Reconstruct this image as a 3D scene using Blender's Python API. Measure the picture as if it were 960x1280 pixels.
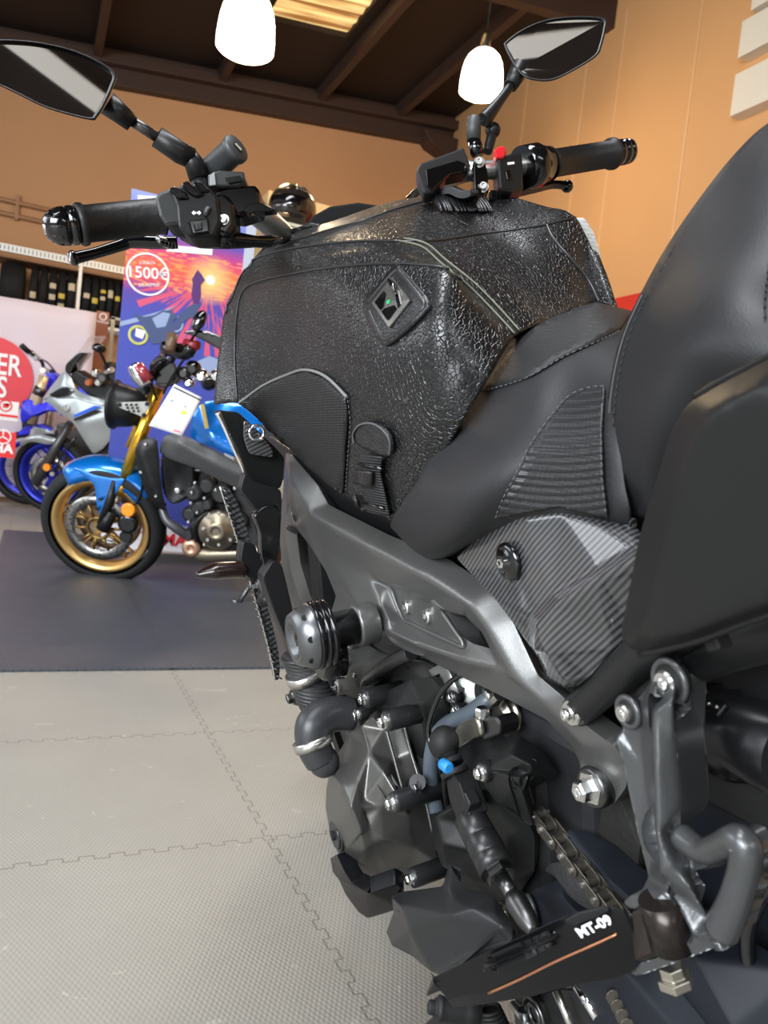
import bpy, bmesh, math, random
from mathutils import Vector, Matrix
from mathutils.bvhtree import BVHTree
for o in list(bpy.data.objects): bpy.data.objects.remove(o)
S = bpy.context.scene
random.seed(7)
PI = math.pi
# ---------------------------------------------------------------- camera
FP = 960.0
def _n(v): return v.normalized()
CXa = _n(Vector((2060, 170, 960)))
CYa = Vector((-438.7, -105.3, 960)); CYa = _n(CYa - CXa * CXa.dot(CYa))
CZa = CXa.cross(CYa)
CAM = Vector((0, 0, .72))
RT = Matrix((CXa, CYa, CZa))            # camera axes (right, down, forward) -> world
cam_d = bpy.data.cameras.new('camera'); cam = bpy.data.objects.new('camera', cam_d)
S.collection.objects.link(cam); S.camera = cam
cam_d.sensor_fit = 'VERTICAL'; cam_d.sensor_height = 36; cam_d.lens = 27.0
cam_d.clip_start = .02; cam_d.clip_end = 100
right = RT @ Vector((1, 0, 0)); up = RT @ Vector((0, -1, 0)); back = RT @ Vector((0, 0, -1))
cam.matrix_world = Matrix(((right.x, up.x, back.x, CAM.x), (right.y, up.y, back.y, CAM.y), (right.z, up.z, back.z, CAM.z), (0, 0, 0, 1)))
cam_d.dof.use_dof = True; cam_d.dof.focus_distance = .85; cam_d.dof.aperture_fstop = 11
# ---------------------------------------------------------------- world and exposure
W_ = bpy.data.worlds.new('world'); S.world = W_; W_.use_nodes = True
bg = W_.node_tree.nodes['Background']; bg.inputs[0].default_value = (.80, .88, 1, 1); bg.inputs[1].default_value = .5
S.view_settings.view_transform = 'Standard'; S.view_settings.look = 'None'
S.view_settings.gamma = 1; S.view_settings.use_curve_mapping = False
S.view_settings.exposure = 0.0
def area(name, loc, target, sx, sy, power, col):
    l = bpy.data.lights.new(name, 'AREA'); l.shape = 'RECTANGLE'; l.size = sx; l.size_y = sy; l.energy = power; l.color = col
    o = bpy.data.objects.new(name, l); S.collection.objects.link(o); o.location = loc
    o.rotation_euler = (Vector(target) - Vector(loc)).to_track_quat('-Z', 'Y').to_euler(); return o
# daylight of the shop front, behind and to the left of the viewer
area('shop_front_daylight', (-4.6, -2.2, 2.3), (1.5, 2.0, .6), 4.0, 2.4, 640, (.90, .95, 1))
area('rear_door_daylight', (.6, -5.2, 2.6), (.8, 2, .6), 4.0, 2.6, 190, (.92, .96, 1))
area('side_sheen_light', (-4.8, 4.2, 2.3), (1.0, 2.0, .8), 4.0, 2.0, 110, (.93, .97, 1))  # unseen light at the left, added for sheen on the tank cover
area('roof_light_strip', (-1.3, .6, 5.15), (-.6, .9, 0), 1.0, 5.0, 330, (.95, .97, 1))
# ---------------------------------------------------------------- rays through photo pixels
def rayd(px, py): return RT @ Vector(((px - 480) / FP, (py - 640) / FP, 1))
def plane(px, py, ax, val):
    d = rayd(px, py); t = (val - CAM[ax]) / d[ax]; return CAM + d * t
def D(px, py, dep): return CAM + rayd(px, py) * dep
def PX(px, py, x): return plane(px, py, 0, x)
def PY(px, py, y): return plane(px, py, 1, y)
def PZ(px, py, z): return plane(px, py, 2, z)
def toPix(P):
    c = RT.transposed() @ (Vector(P) - CAM); return (480 + FP * c.x / c.z, 640 + FP * c.y / c.z)
class Frame:
    """a leaning motorcycle's own axes: u forward from rear axle, v left, w up"""
    def __init__(s, org, yaw, lean):
        f = Vector((math.cos(yaw), math.sin(yaw), 0)); l = Vector((-f.y, f.x, 0)); z = Vector((0, 0, 1))
        c, sn = math.cos(lean), math.sin(lean)
        s.f = f; s.l = l * c - z * sn; s.z = l * sn + z * c; s.o = Vector(org)
    def w(s, u, v, w): return s.o + s.f * u + s.l * v + s.z * w
    def b(s, P): P = Vector(P) - s.o; return Vector((P.dot(s.f), P.dot(s.l), P.dot(s.z)))
    def hit(s, px, py, ax, val):
        d = rayd(px, py); n = (s.f, s.l, s.z)[ax]; t = (val - (CAM - s.o).dot(n)) / d.dot(n); return CAM + d * t
    def V(s, px, py, v): return s.hit(px, py, 1, v)
    def U(s, px, py, u): return s.hit(px, py, 0, u)
    def W(s, px, py, w): return s.hit(px, py, 2, w)
# ---------------------------------------------------------------- materials
MATS = {}
def setin(b, k, v):
    if k in b.inputs: b.inputs[k].default_value = v
def mat(name, col, rough=.5, metal=0, coat=0, emit=None, es=0, trans=0, alpha=1, bump=None, spec=.5, var=0):
    m = bpy.data.materials.new(name); m.use_nodes = True; nt = m.node_tree; b = nt.nodes['Principled BSDF']
    c = tuple(col) + (1,) if len(col) == 3 else col
    setin(b, 'Base Color', c); setin(b, 'Roughness', rough); setin(b, 'Metallic', metal); setin(b, 'Coat Weight', coat); setin(b, 'Coat Roughness', .06)
    setin(b, 'Transmission Weight', trans); setin(b, 'Alpha', alpha); setin(b, 'Specular IOR Level', spec)
    if emit: setin(b, 'Emission Color', tuple(emit) + (1,)); setin(b, 'Emission Strength', es)
    if var:
        tc = nt.nodes.new('ShaderNodeTexCoord'); no = nt.nodes.new('ShaderNodeTexNoise'); no.inputs['Scale'].default_value = 9; no.inputs['Detail'].default_value = 6
        r = nt.nodes.new('ShaderNodeMapRange'); r.inputs[3].default_value = max(0, rough - var); r.inputs[4].default_value = min(1, rough + var)
        nt.links.new(tc.outputs['Object'], no.inputs['Vector']); nt.links.new(no.outputs[0], r.inputs[0]); nt.links.new(r.outputs[0], b.inputs['Roughness'])
    if bump:
        kind, sc, st = bump
        tc = nt.nodes.new('ShaderNodeTexCoord'); bp = nt.nodes.new('ShaderNodeBump'); bp.inputs['Strength'].default_value = st; bp.inputs['Distance'].default_value = .0016 if bump[0] == 'leather' else .001
        if kind == 'noise':
            t = nt.nodes.new('ShaderNodeTexNoise'); t.inputs['Scale'].default_value = sc; t.inputs['Detail'].default_value = 3; out = t.outputs[0]
        elif kind == 'leather':
            t = nt.nodes.new('ShaderNodeTexVoronoi'); t.feature = 'DISTANCE_TO_EDGE'; t.inputs['Scale'].default_value = sc
            n2 = nt.nodes.new('ShaderNodeTexNoise'); n2.inputs['Scale'].default_value = sc * .45; n2.inputs['Detail'].default_value = 3
            mx = nt.nodes.new('ShaderNodeMix'); mx.data_type = 'VECTOR'; mx.inputs[0].default_value = .0016
            nt.links.new(tc.outputs['Object'], n2.inputs['Vector']); nt.links.new(tc.outputs['Object'], mx.inputs[4]); nt.links.new(n2.outputs[1], mx.inputs[5]); nt.links.new(mx.outputs[1], t.inputs['Vector'])
            r = nt.nodes.new('ShaderNodeMapRange'); r.inputs[2].default_value = .10
            nt.links.new(t.outputs['Distance'], r.inputs[0]); out = r.outputs[0]
        elif kind in ('ribs', 'grid'):
            t = nt.nodes.new('ShaderNodeTexWave'); t.inputs['Scale'].default_value = sc; t.bands_direction = 'Z'; out = t.outputs[1]
            if kind == 'grid':
                t.bands_direction = 'DIAGONAL'
                t2 = nt.nodes.new('ShaderNodeTexWave'); t2.inputs['Scale'].default_value = sc * 1.1; t2.bands_direction = 'Z'
                nt.links.new(tc.outputs['Object'], t2.inputs['Vector'])
                ml = nt.nodes.new('ShaderNodeMath'); ml.operation = 'MULTIPLY'; nt.links.new(t.outputs[1], ml.inputs[0]); nt.links.new(t2.outputs[1], ml.inputs[1]); out = ml.outputs[0]
        if kind != 'leather': nt.links.new(tc.outputs['Object'], t.inputs['Vector'])
        nt.links.new(out, bp.inputs['Height']); nt.links.new(bp.outputs[0], b.inputs['Normal'])
    MATS[name] = m; return m
# ---------------------------------------------------------------- objects
def tag(o, label=None, cat=None, group=None, kind=None):
    if label: o['label'] = label
    if cat: o['category'] = cat
    if group: o['group'] = group
    if kind: o['kind'] = kind
    return o
def empty(name, loc, label, cat, group=None):
    o = bpy.data.objects.new(name, None); S.collection.objects.link(o); o.location = loc; o.empty_display_size = .05
    return tag(o, label, cat, group)
def base(p):
    """world position of a root (roots are never rotated when built)"""
    v = Vector((0, 0, 0))
    while p is not None: v += p.location; p = p.parent
    return v
class MB:
    """collects shapes in world coordinates; build() links them as one mesh object"""
    def __init__(s): s.bm = bmesh.new(); s.mi = 0
    def _f(s, vs, smooth=False):
        try:
            f = s.bm.faces.new(vs); f.smooth = smooth; f.material_index = s.mi; return f
        except ValueError: return None
    def mesh(s, verts, faces, smooth=True):
        vs = [s.bm.verts.new(v) for v in verts]
        for f in faces: s._f([vs[i] for i in f], smooth)
        return s
    def tube(s, pts, r, n=12, smooth=True, cap=True, sub=0, flat=None):
        pts = [Vector(p) for p in pts]
        rr = list(r) if isinstance(r, (list, tuple)) else [r] * len(pts)
        if sub: pts, rr = spline(pts, rr, sub)
        rings = []; t0 = None; nrm = None
        for i, p in enumerate(pts):
            a = pts[max(i - 1, 0)]; b = pts[min(i + 1, len(pts) - 1)]
            t = (b - a)
            if t.length < 1e-9: t = t0 or Vector((0, 0, 1))
            t.normalize()
            if nrm is None:
                nrm = t.orthogonal().normalized() if flat is None else (Vector(flat[0]) - t * t.dot(Vector(flat[0]))).normalized()
            else: nrm = (nrm - t * t.dot(nrm)).normalized()
            bn = t.cross(nrm); t0 = t; fr = flat[1] if flat else 1
            rings.append([s.bm.verts.new(p + (nrm * math.cos(2 * PI * k / n) + bn * math.sin(2 * PI * k / n) * fr) * rr[i]) for k in range(n)])
        for a, b in zip(rings, rings[1:]):
            for k in range(n): s._f([a[k], a[(k + 1) % n], b[(k + 1) % n], b[k]], smooth)
        if cap: s._f(rings[0][::-1]); s._f(rings[-1])
        return s
    def lathe(s, a, b, prof, n=24, smooth=True):
        """profile [(t along a->b, radius)]"""
        a, b = Vector(a), Vector(b); ax = (b - a); x = ax.orthogonal().normalized(); y = ax.normalized().cross(x)
        rings = []
        for t, r in prof:
            c = a + ax * t; rings.append([s.bm.verts.new(c + (x * math.cos(2 * PI * k / n) + y * math.sin(2 * PI * k / n)) * max(r, 1e-5)) for k in range(n)])
        for p, q in zip(rings, rings[1:]):
            for k in range(n): s._f([p[k], p[(k + 1) % n], q[(k + 1) % n], q[k]], smooth)
        s._f(rings[0][::-1]); s._f(rings[-1]); return s
    def cyl(s, a, b, r, r2=None, n=20, ch=0):
        r2 = r if r2 is None else r2
        a, b = Vector(a), Vector(b); L = (b - a).length
        prof = [(0, r), (1, r2)] if not ch else [(0, r - ch), (ch / L, r), (1 - ch / L, r2), (1, r2 - ch)]
        s.lathe(a, b, prof, n, False)
        for f in s.bm.faces[-0:]: pass
        return s
    def prism(s, pts, off, smooth=False, cap=True):
        """outline (3D points) extruded by vector off"""
        off = Vector(off); a = [s.bm.verts.new(Vector(p)) for p in pts]; b = [s.bm.verts.new(Vector(p) + off) for p in pts]; n = len(pts)
        s._f(a[::-1]); s._f(b)
        for k in range(n): s._f([a[k], a[(k + 1) % n], b[(k + 1) % n], b[k]], smooth)
        return s
    def box(s, c, sz, ax=None):
        c = Vector(c); X, Y, Z = ax or (Vector((1, 0, 0)), Vector((0, 1, 0)), Vector((0, 0, 1)))
        X, Y, Z = X * sz[0] / 2, Y * sz[1] / 2, Z * sz[2] / 2
        p = [c - X - Y - Z, c + X - Y - Z, c + X + Y - Z, c - X + Y - Z]
        return s.prism(p, Z * 2)
    def grid(s, rows, smooth=True, closed=False):
        g = [[s.bm.verts.new(Vector(p)) for p in r] for r in rows]
        for a, b in zip(g, g[1:]):
            m = len(a); rng = range(m if closed else m - 1)
            for k in rng: s._f([a[k], a[(k + 1) % m], b[(k + 1) % m], b[k]], smooth)
        return s
    def ball(s, c, r, n=16, sc=(1, 1, 1), ax=None):
        c = Vector(c); X, Y, Z = ax or (Vector((1, 0, 0)), Vector((0, 1, 0)), Vector((0, 0, 1)))
        rows = []
        for i in range(n // 2 + 1):
            th = PI * i / (n // 2); rows.append([c + X * (r * sc[0] * math.sin(th) * math.cos(2 * PI * k / n)) + Y * (r * sc[1] * math.sin(th) * math.sin(2 * PI * k / n)) + Z * (r * sc[2] * math.cos(th)) for k in range(n)])
        s.grid(rows, True, True); return s
    def torus(s, c, axis, R, r, n=40, m=10, r2=None):
        axis = Vector(axis).normalized(); x = axis.orthogonal().normalized(); y = axis.cross(x); c = Vector(c); r2 = r2 or r
        rows = [[c + (x * math.cos(2 * PI * i / n) + y * math.sin(2 * PI * i / n)) * (R + r * math.cos(2 * PI * j / m)) + axis * r2 * math.sin(2 * PI * j / m) for j in range(m)] for i in range(n + 1)]
        return s.grid(rows, True, True)
    def bolt(s, c, axis, r, h=None, hexa=True, washer=True):
        c = Vector(c); a = Vector(axis).normalized(); h = h or r * .9
        if washer: s.lathe(c, c + a * r * .25, [(0, r * 1.35), (1, r * 1.3)], 16, False); c = c + a * r * .25
        n = 6 if hexa else 16
        s.lathe(c, c + a * h, [(0, r), (.8, r), (1, r * .85), (1, r * .5), (.6, r * .45)], n, False)
        return s
    def build(s, name, m, parent=None, bevel=0, solid=0, subd=0, off=0, angle=40, seg=2, label=None, kind=None):
        bmesh.ops.remove_doubles(s.bm, verts=s.bm.verts, dist=1e-5)
        bmesh.ops.recalc_face_normals(s.bm, faces=s.bm.faces)
        me = bpy.data.meshes.new(name); B = base(parent) if parent else Vector((0, 0, 0))
        if parent is None:
            cs = [v.co for v in s.bm.verts]; B = Vector((sum(c.x for c in cs), sum(c.y for c in cs), sum(c.z for c in cs))) / max(1, len(cs)); B.z = min(c.z for c in cs)
        for v in s.bm.verts: v.co -= B
        s.bm.to_mesh(me); s.bm.free()
        for k in (m if isinstance(m, (list, tuple)) else [m]): me.materials.append(k)
        o = bpy.data.objects.new(name, me); S.collection.objects.link(o)
        if parent: o.parent = parent
        else: o.location = B
        if solid:
            md = o.modifiers.new('solid', 'SOLIDIFY'); md.thickness = solid; md.offset = off
        if bevel:
            md = o.modifiers.new('bevel', 'BEVEL'); md.width = bevel; md.segments = seg; md.limit_method = 'ANGLE'; md.angle_limit = math.radians(angle); md.harden_normals = False
        if subd:
            md = o.modifiers.new('sub', 'SUBSURF'); md.levels = subd; md.render_levels = subd
        if label: o['label'] = label
        if kind: o['kind'] = kind
        return o
def spline(pts, rr, k):
    """Catmull-Rom through points"""
    P = []; Q = []; n = len(pts)
    for i in range(n - 1):
        p0 = pts[max(i - 1, 0)]; p1 = pts[i]; p2 = pts[i + 1]; p3 = pts[min(i + 2, n - 1)]
        for j in range(k):
            t = j / k
            P.append(.5 * ((2 * p1) + (p2 - p0) * t + (2 * p0 - 5 * p1 + 4 * p2 - p3) * t * t + (3 * p1 - p0 - 3 * p2 + p3) * t ** 3))
            if rr: Q.append(rr[i] + (rr[i + 1] - rr[i]) * t)
    P.append(pts[-1])
    if rr: Q.append(rr[-1])
    return P, Q
def sp2(pts, k=6, closed=False):
    pts = [Vector(p) for p in pts]
    if closed:
        q = [pts[-1]] + pts + [pts[0], pts[1]]; out, _ = spline(q, None, k); return out[k:-(k + 1)]
    return spline(pts, None, k)[0]
def cgrid(rows, k=5):
    """refine a control grid of points with Catmull-Rom both ways"""
    r1 = [sp2(r, k) for r in rows]; cols = [sp2([r[i] for r in r1], k) for i in range(len(r1[0]))]
    return [[cols[i][j] for i in range(len(cols))] for j in range(len(cols[0]))]
def bvh_of(o):
    dg = bpy.context.evaluated_depsgraph_get(); bpy.context.view_layer.update()
    e = o.evaluated_get(dg); me = e.to_mesh(); mw = Matrix.Translation(base(o))
    return BVHTree.FromPolygons([mw @ v.co for v in me.vertices], [list(p.vertices) for p in me.polygons])
def drop(bvh, px, py, off=0):
    d = rayd(px, py).normalized(); h = bvh.ray_cast(CAM, d)
    if h[0] is None:
        # off the edge: take the surface point nearest to the sight line
        best = None
        for t in [i * .02 for i in range(10, 80)]:
            q = bvh.find_nearest(CAM + d * t)
            if q[0] is not None and (best is None or q[3] < best[3]): best = q
        h = best
    n = h[1]
    if n.dot(d) > 0: n = -n
    return h[0] + n * off, n
def seam(bvh, pix, r=.0008, off=.0006, k=6, n=6, mb=None):
    """a cord following a surface under a traced pixel line"""
    P = sp2([Vector((x, y, 0)) for x, y in pix], k); pts = [drop(bvh, p.x, p.y, off)[0] for p in P]
    mb = mb or MB(); mb.tube(pts, r, n); return mb
def stitches(bvh, pix, r=.0006, off=.0012, gap=.005, ln=.6, mb=None):
    P = sp2([Vector((x, y, 0)) for x, y in pix], 10); pts = [drop(bvh, p.x, p.y, off)[0] for p in P]
    mb = mb or MB(); acc = 0; seg = []; on = True
    out = [pts[0]]
    for a, b in zip(pts, pts[1:]):
        L = (b - a).length; m = max(1, int(L / (gap / 6)))
        for i in range(m): out.append(a + (b - a) * (i + 1) / m)
    run = [out[0]]; d = 0
    for a, b in zip(out, out[1:]):
        d += (b - a).length; run.append(b)
        if on and d > gap * ln: mb.tube([run[0], run[len(run) // 2], run[-1]], r, 5); on = False; run = [b]; d = 0
        elif not on and d > gap * (1 - ln): on = True; run = [b]; d = 0
    return mb
def inpoly(x, y, poly):
    c = False; n = len(poly)
    for i in range(n):
        x1, y1 = poly[i]; x2, y2 = poly[i - 1]
        if (y1 > y) != (y2 > y) and x < (x2 - x1) * (y - y1) / (y2 - y1) + x1: c = not c
    return c
def patch(bvh, poly, off=.001, step=8, thick=.0012, k=4, rnd=None):
    """a sheet lying on a surface inside a traced outline"""
    if k > 1: poly = [(p.x, p.y) for p in sp2([Vector((x, y, 0)) for x, y in poly], k, closed=True)]
    from mathutils.geometry import delaunay_2d_cdt
    # resample the outline
    rp = []
    for i in range(len(poly)):
        a = Vector(poly[i]); b = Vector(poly[(i + 1) % len(poly)]); m = max(1, int((b - a).length / step))
        for j in range(m): rp.append(tuple(a + (b - a) * j / m))
    xs = [p[0] for p in rp]; ys = [p[1] for p in rp]; ins = []
    y = min(ys) + step / 2
    while y < max(ys):
        x = min(xs) + step / 2
        while x < max(xs):
            if inpoly(x, y, rp) and min((x - a) ** 2 + (y - b) ** 2 for a, b in rp) > (step * .5) ** 2: ins.append((x, y))
            x += step
        y += step
    vs = [Vector(p) for p in rp + ins]; n = len(rp)
    v2, _, f2, *_r = delaunay_2d_cdt(vs, [], [list(range(n))], 1, 1e-4)
    mb = MB(); P = [drop(bvh, p.x, p.y, off)[0] for p in v2]
    mb.mesh(P, f2, True); return mb
def text_obj(name, txt, size, o, X, Y, m, parent, depth=.0005, align='CENTER', bold=0, shear=0, sx=1):
    """raised lettering; o = place, X = reading direction, Y = up"""
    c = bpy.data.curves.new(name, 'FONT'); c.body = txt; c.size = size; c.extrude = depth; c.align_x = align; c.align_y = 'CENTER'; c.offset = bold; c.shear = shear; c.resolution_u = 3
    t = bpy.data.objects.new(name, c); S.collection.objects.link(t)
    X = Vector(X).normalized(); Y = (Vector(Y) - X * X.dot(Vector(Y))).normalized(); Z = X.cross(Y)
    B = base(parent) if parent else Vector((0, 0, 0)); q = Vector(o) - B
    bpy.context.view_layer.update(); dg = bpy.context.evaluated_depsgraph_get()
    me = bpy.data.meshes.new_from_object(t.evaluated_get(dg)); bpy.data.objects.remove(t)
    M = Matrix(((X.x, Y.x, Z.x, q.x), (X.y, Y.y, Z.y, q.y), (X.z, Y.z, Z.z, q.z), (0, 0, 0, 1))); me.transform(M @ Matrix.Diagonal((sx, 1, 1, 1)))
    me.materials.clear(); me.materials.append(m)
    r = bpy.data.objects.new(name, me); S.collection.objects.link(r); r.parent = parent; return r
def copy_tree(o, parent=None):
    c = o.copy(); S.collection.objects.link(c); c.parent = parent
    for ch in list(o.children): copy_tree(ch, c)
    return c
# common materials
black_pl = mat('black_plastic', (.008, .008, .0085), .40, spec=.35, var=.06)
black_gl = mat('black_gloss', (.003, .003, .0035), .12, coat=.45)
black_ru = mat('black_rubber', (.009, .009, .009), .6, spec=.35)
tyre_m = mat('tyre_rubber', (.014, .014, .014), .7, spec=.3)
steel = mat('bare_steel', (.62, .61, .58), .28, 1)
zinc = mat('zinc_bolt', (.72, .72, .70), .25, 1)
dark_st = mat('dark_steel', (.12, .12, .12), .35, 1)
chrome = mat('chrome', (.85, .85, .85), .08, 1)
white_p = mat('white_plastic', (.8, .8, .78), .4)
# ================================================================ room
def wallmat(name, col, seams=None):
    m = mat(name, col, .75, spec=.2); nt = m.node_tree; b = nt.nodes['Principled BSDF']
    tc = nt.nodes.new('ShaderNodeTexCoord'); no = nt.nodes.new('ShaderNodeTexNoise'); no.inputs['Scale'].default_value = .8; no.inputs['Detail'].default_value = 4
    mx = nt.nodes.new('ShaderNodeMix'); mx.data_type = 'RGBA'; mx.inputs[6].default_value = tuple(c * .93 for c in col) + (1,); mx.inputs[7].default_value = tuple(min(1, c * 1.05) for c in col) + (1,)
    nt.links.new(tc.outputs['Object'], no.inputs[0]); nt.links.new(no.outputs[0], mx.inputs[0]); nt.links.new(mx.outputs[2], b.inputs[0]); return m
wall_m = wallmat('ochre_wall', (.62, .35, .18)); wall_r = wallmat('ochre_wall_right', (.62, .36, .17))
seam_m = mat('panel_seam', (.72, .47, .26), .6)
XR, YB = 5.78, 11.5
def zc(x): return 6.42 - .112 * (XR - x)          # height of the sloping roof
def st(o): return tag(o, kind='structure')
# floor with interlocking tile seams
def floormat(name, col, stud, seamcol, rough, x0, y0, T, bumpst, dark=False):
    m = bpy.data.materials.new(name); m.use_nodes = True; nt = m.node_tree; N = nt.nodes; L = nt.links; b = N['Principled BSDF']
    geo = N.new('ShaderNodeNewGeometry'); sp = N.new('ShaderNodeSeparateXYZ'); L.new(geo.outputs['Position'], sp.inputs[0])
    def M(op, a, c=None, d=None):
        n = N.new('ShaderNodeMath'); n.operation = op
        for i, v in enumerate((a, c, d)):
            if v is None: continue
            if isinstance(v, (int, float)): n.inputs[i].default_value = v
            else: L.new(v, n.inputs[i])
        return n.outputs[0]
    X, Y = sp.outputs[0], sp.outputs[1]
    def seamline(A, B, a0):
        # distance from A to the nearest tile joint, joint zigzags along B with dovetails
        sq = M('SIGN', M('SINE', M('MULTIPLY', B, 2 * PI / .05)))
        sh = M('MULTIPLY', sq, .006); a = M('ADD', M('SUBTRACT', A, a0), sh)
        fr = M('ABSOLUTE', M('SUBTRACT', M('FRACT', M('ADD', M('DIVIDE', a, T), .5)), .5))
        l1 = M('LESS_THAN', fr, .0016 / T)
        fr2 = M('ABSOLUTE', M('SUBTRACT', M('FRACT', M('ADD', M('DIVIDE', M('SUBTRACT', A, a0), T), .5)), .5))
        inb = M('LESS_THAN', fr2, .007 / T)
        st_ = M('LESS_THAN', M('ABSOLUTE', M('SINE', M('MULTIPLY', B, 2 * PI / .05))), .16)
        return M('MAXIMUM', l1, M('MULTIPLY', inb, st_))
    sm = M('MAXIMUM', seamline(X, Y, x0), seamline(Y, X, y0))
    no = N.new('ShaderNodeTexNoise'); no.inputs['Scale'].default_value = 2.2; no.inputs['Detail'].default_value = 8; no.inputs['Roughness'].default_value = .65; L.new(geo.outputs['Position'], no.inputs['Vector'])
    cr = N.new('ShaderNodeMix'); cr.data_type = 'RGBA'; cr.inputs[6].default_value = tuple(c * .8 for c in col) + (1,); cr.inputs[7].default_value = tuple(c * 1.16 for c in col) + (1,)
    L.new(no.outputs[0], cr.inputs[0])
    # scuffs
    sc = N.new('ShaderNodeTexNoise'); sc.inputs['Scale'].default_value = 14; sc.inputs['Detail'].default_value = 10; sc.inputs['Distortion'].default_value = 1.5; L.new(geo.outputs['Position'], sc.inputs['Vector'])
    scf = M('MULTIPLY', M('GREATER_THAN', sc.outputs[0], .68), .22)
    c2 = N.new('ShaderNodeMix'); c2.data_type = 'RGBA'; L.new(scf, c2.inputs[0]); L.new(cr.outputs[2], c2.inputs[6]); c2.inputs[7].default_value = tuple(min(1, c * 1.9) for c in col) + (1,)
    c3 = N.new('ShaderNodeMix'); c3.data_type = 'RGBA'; L.new(M('MULTIPLY', sm, .75), c3.inputs[0]); L.new(c2.outputs[2], c3.inputs[6]); c3.inputs[7].default_value = tuple(seamcol) + (1,)
    L.new(c3.outputs[2], b.inputs[0])
    # studded surface
    k = 2 * PI / stud
    h = M('MULTIPLY', M('SINE', M('MULTIPLY', X, k)), M('SINE', M('MULTIPLY', Y, k * .5)))
    h = M('SUBTRACT', h, M('MULTIPLY', sm, 3.))
    bp = N.new('ShaderNodeBump'); bp.inputs['Strength'].default_value = bumpst; bp.inputs['Distance'].default_value = .0012; L.new(h, bp.inputs['Height']); L.new(bp.outputs[0], b.inputs['Normal'])
    rr = M('ADD', M('MULTIPLY', no.outputs[0], .18), rough - .09); L.new(rr, b.inputs['Roughness']); return m
floor_l = floormat('pale_grey_tiles', (.29, .28, .25), .0075, (.12, .115, .10), .48, .46, 2.45, .555, .22)
floor_d = floormat('black_mat_tiles', (.058, .066, .080), .014, (.004, .004, .005), .36, .46, 2.45, .555, .8)
st(MB().mesh([(-6, -5, 0), (XR, -5, 0), (XR, YB, 0), (-6, YB, 0)], [(0, 1, 2, 3)], False).build('floor', floor_l))
tag(MB().box((2.45, 4.13, .004), (5.16, 3.36, .008)).build('floor_mat', floor_d, bevel=.002), 'black glossy interlocking rubber floor mat under the display motorcycles', 'mat')
st(MB().prism([(-6, YB, 0), (XR, YB, 0), (XR, YB, zc(XR)), (-6, YB, zc(-6))], (0, .1, 0)).build('wall_back', wall_m))
st(MB().prism([(XR, -5, 0), (XR, YB, 0), (XR, YB, zc(XR)), (XR, -5, zc(XR))], (.1, 0, 0)).build('wall_right', wall_r))
mb = MB()
for y in (4.05, 4.9, 6.18, 7.35, 8.0, 9.3): mb.box((XR - .004, y, 3.1), (.008, .018, 6.2))
st(mb.build('trim_1', seam_m))
ceil_m = mat('dark_brown_ceiling', (.020, .011, .008), .75, bump=('noise', 30, .4)); beam_m = mat('dark_brown_timber', (.055, .030, .022), .6, var=.1)
sky_x0, sky_x1, sky_y0, sky_y1 = 2.22, 3.27, 6.6, 9.75
mb = MB()
def slab(x0, x1, y0, y1): mb.prism([(x0, y0, zc(x0)), (x1, y0, zc(x1)), (x1, y1, zc(x1)), (x0, y1, zc(x0))], (0, 0, .12))
slab(-6, sky_x0, -5, YB); slab(sky_x1, XR, -5, YB); slab(sky_x0, sky_x1, -5, sky_y0); slab(sky_x0, sky_x1, sky_y1, YB)
st(mb.build('ceiling', ceil_m))
# corrugated skylight sheet lit by the daylight above
sky_m = mat('skylight_sheet', (.8, .6, .3), .5)
nt = sky_m.node_tree; b = nt.nodes['Principled BSDF']; geo = nt.nodes.new('ShaderNodeNewGeometry'); mp = nt.nodes.new('ShaderNodeMapping'); mp.inputs['Scale'].default_value = (.35, 6, 1)
no = nt.nodes.new('ShaderNodeTexNoise'); no.inputs['Scale'].default_value = 1.5; no.inputs['Detail'].default_value = 3
cr = nt.nodes.new('ShaderNodeValToRGB'); cr.color_ramp.elements[0].position = .38; cr.color_ramp.elements[0].color = (.25, .11, .03, 1); cr.color_ramp.elements[1].position = .62; cr.color_ramp.elements[1].color = (1, .72, .30, 1)
nt.links.new(geo.outputs['Position'], mp.inputs[0]); nt.links.new(mp.outputs[0], no.inputs['Vector']); nt.links.new(no.outputs[0], cr.inputs[0]); nt.links.new(cr.outputs[0], b.inputs['Emission Color']); nt.links.new(cr.outputs[0], b.inputs[0]); b.inputs['Emission Strength'].default_value = 1.1
rows = [[(sky_x0 + (sky_x1 - sky_x0) * j / 4, sky_y0 + (sky_y1 - sky_y0) * i / 120, zc(sky_x0 + (sky_x1 - sky_x0) * j / 4) + .06 + .012 * math.sin(i * .8)) for j in range(5)] for i in range(121)]
st(MB().grid(rows).build('trim_2', sky_m))
# rafters running away from the viewer and cross beams
mb = MB()
for x in (-3.4, -1.3, .40, 2.02, 3.47, 4.75):
    mb.prism([(x - .05, -5, zc(x) + .02), (x + .05, -5, zc(x) + .02), (x + .05, -5, zc(x) - .2), (x - .05, -5, zc(x) - .2)], (0, 16.4, 0))
st(mb.build('trim_3', beam_m))
mb = MB()
for y in (7.55, 2.2, -1.5):
    mb.prism([(-6, y, zc(-6)), (XR, y, zc(XR)), (XR, y, zc(XR) - .34), (-6, y, zc(-6) - .34)], (0, .14, 0))
st(mb.build('trim_4', beam_m))
mb = MB()
mb.prism([(-6, YB - .16, zc(-6)), (XR, YB - .16, zc(XR)), (XR, YB - .16, zc(XR) - .46), (-6, YB - .16, zc(-6) - .46)], (0, .16, 0))
mb.prism([(-6, YB - .30, zc(-6) - .10), (XR, YB - .30, zc(XR) - .10), (XR, YB - .30, zc(XR) - .24), (-6, YB - .30, zc(-6) - .24)], (0, .16, 0))
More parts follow.
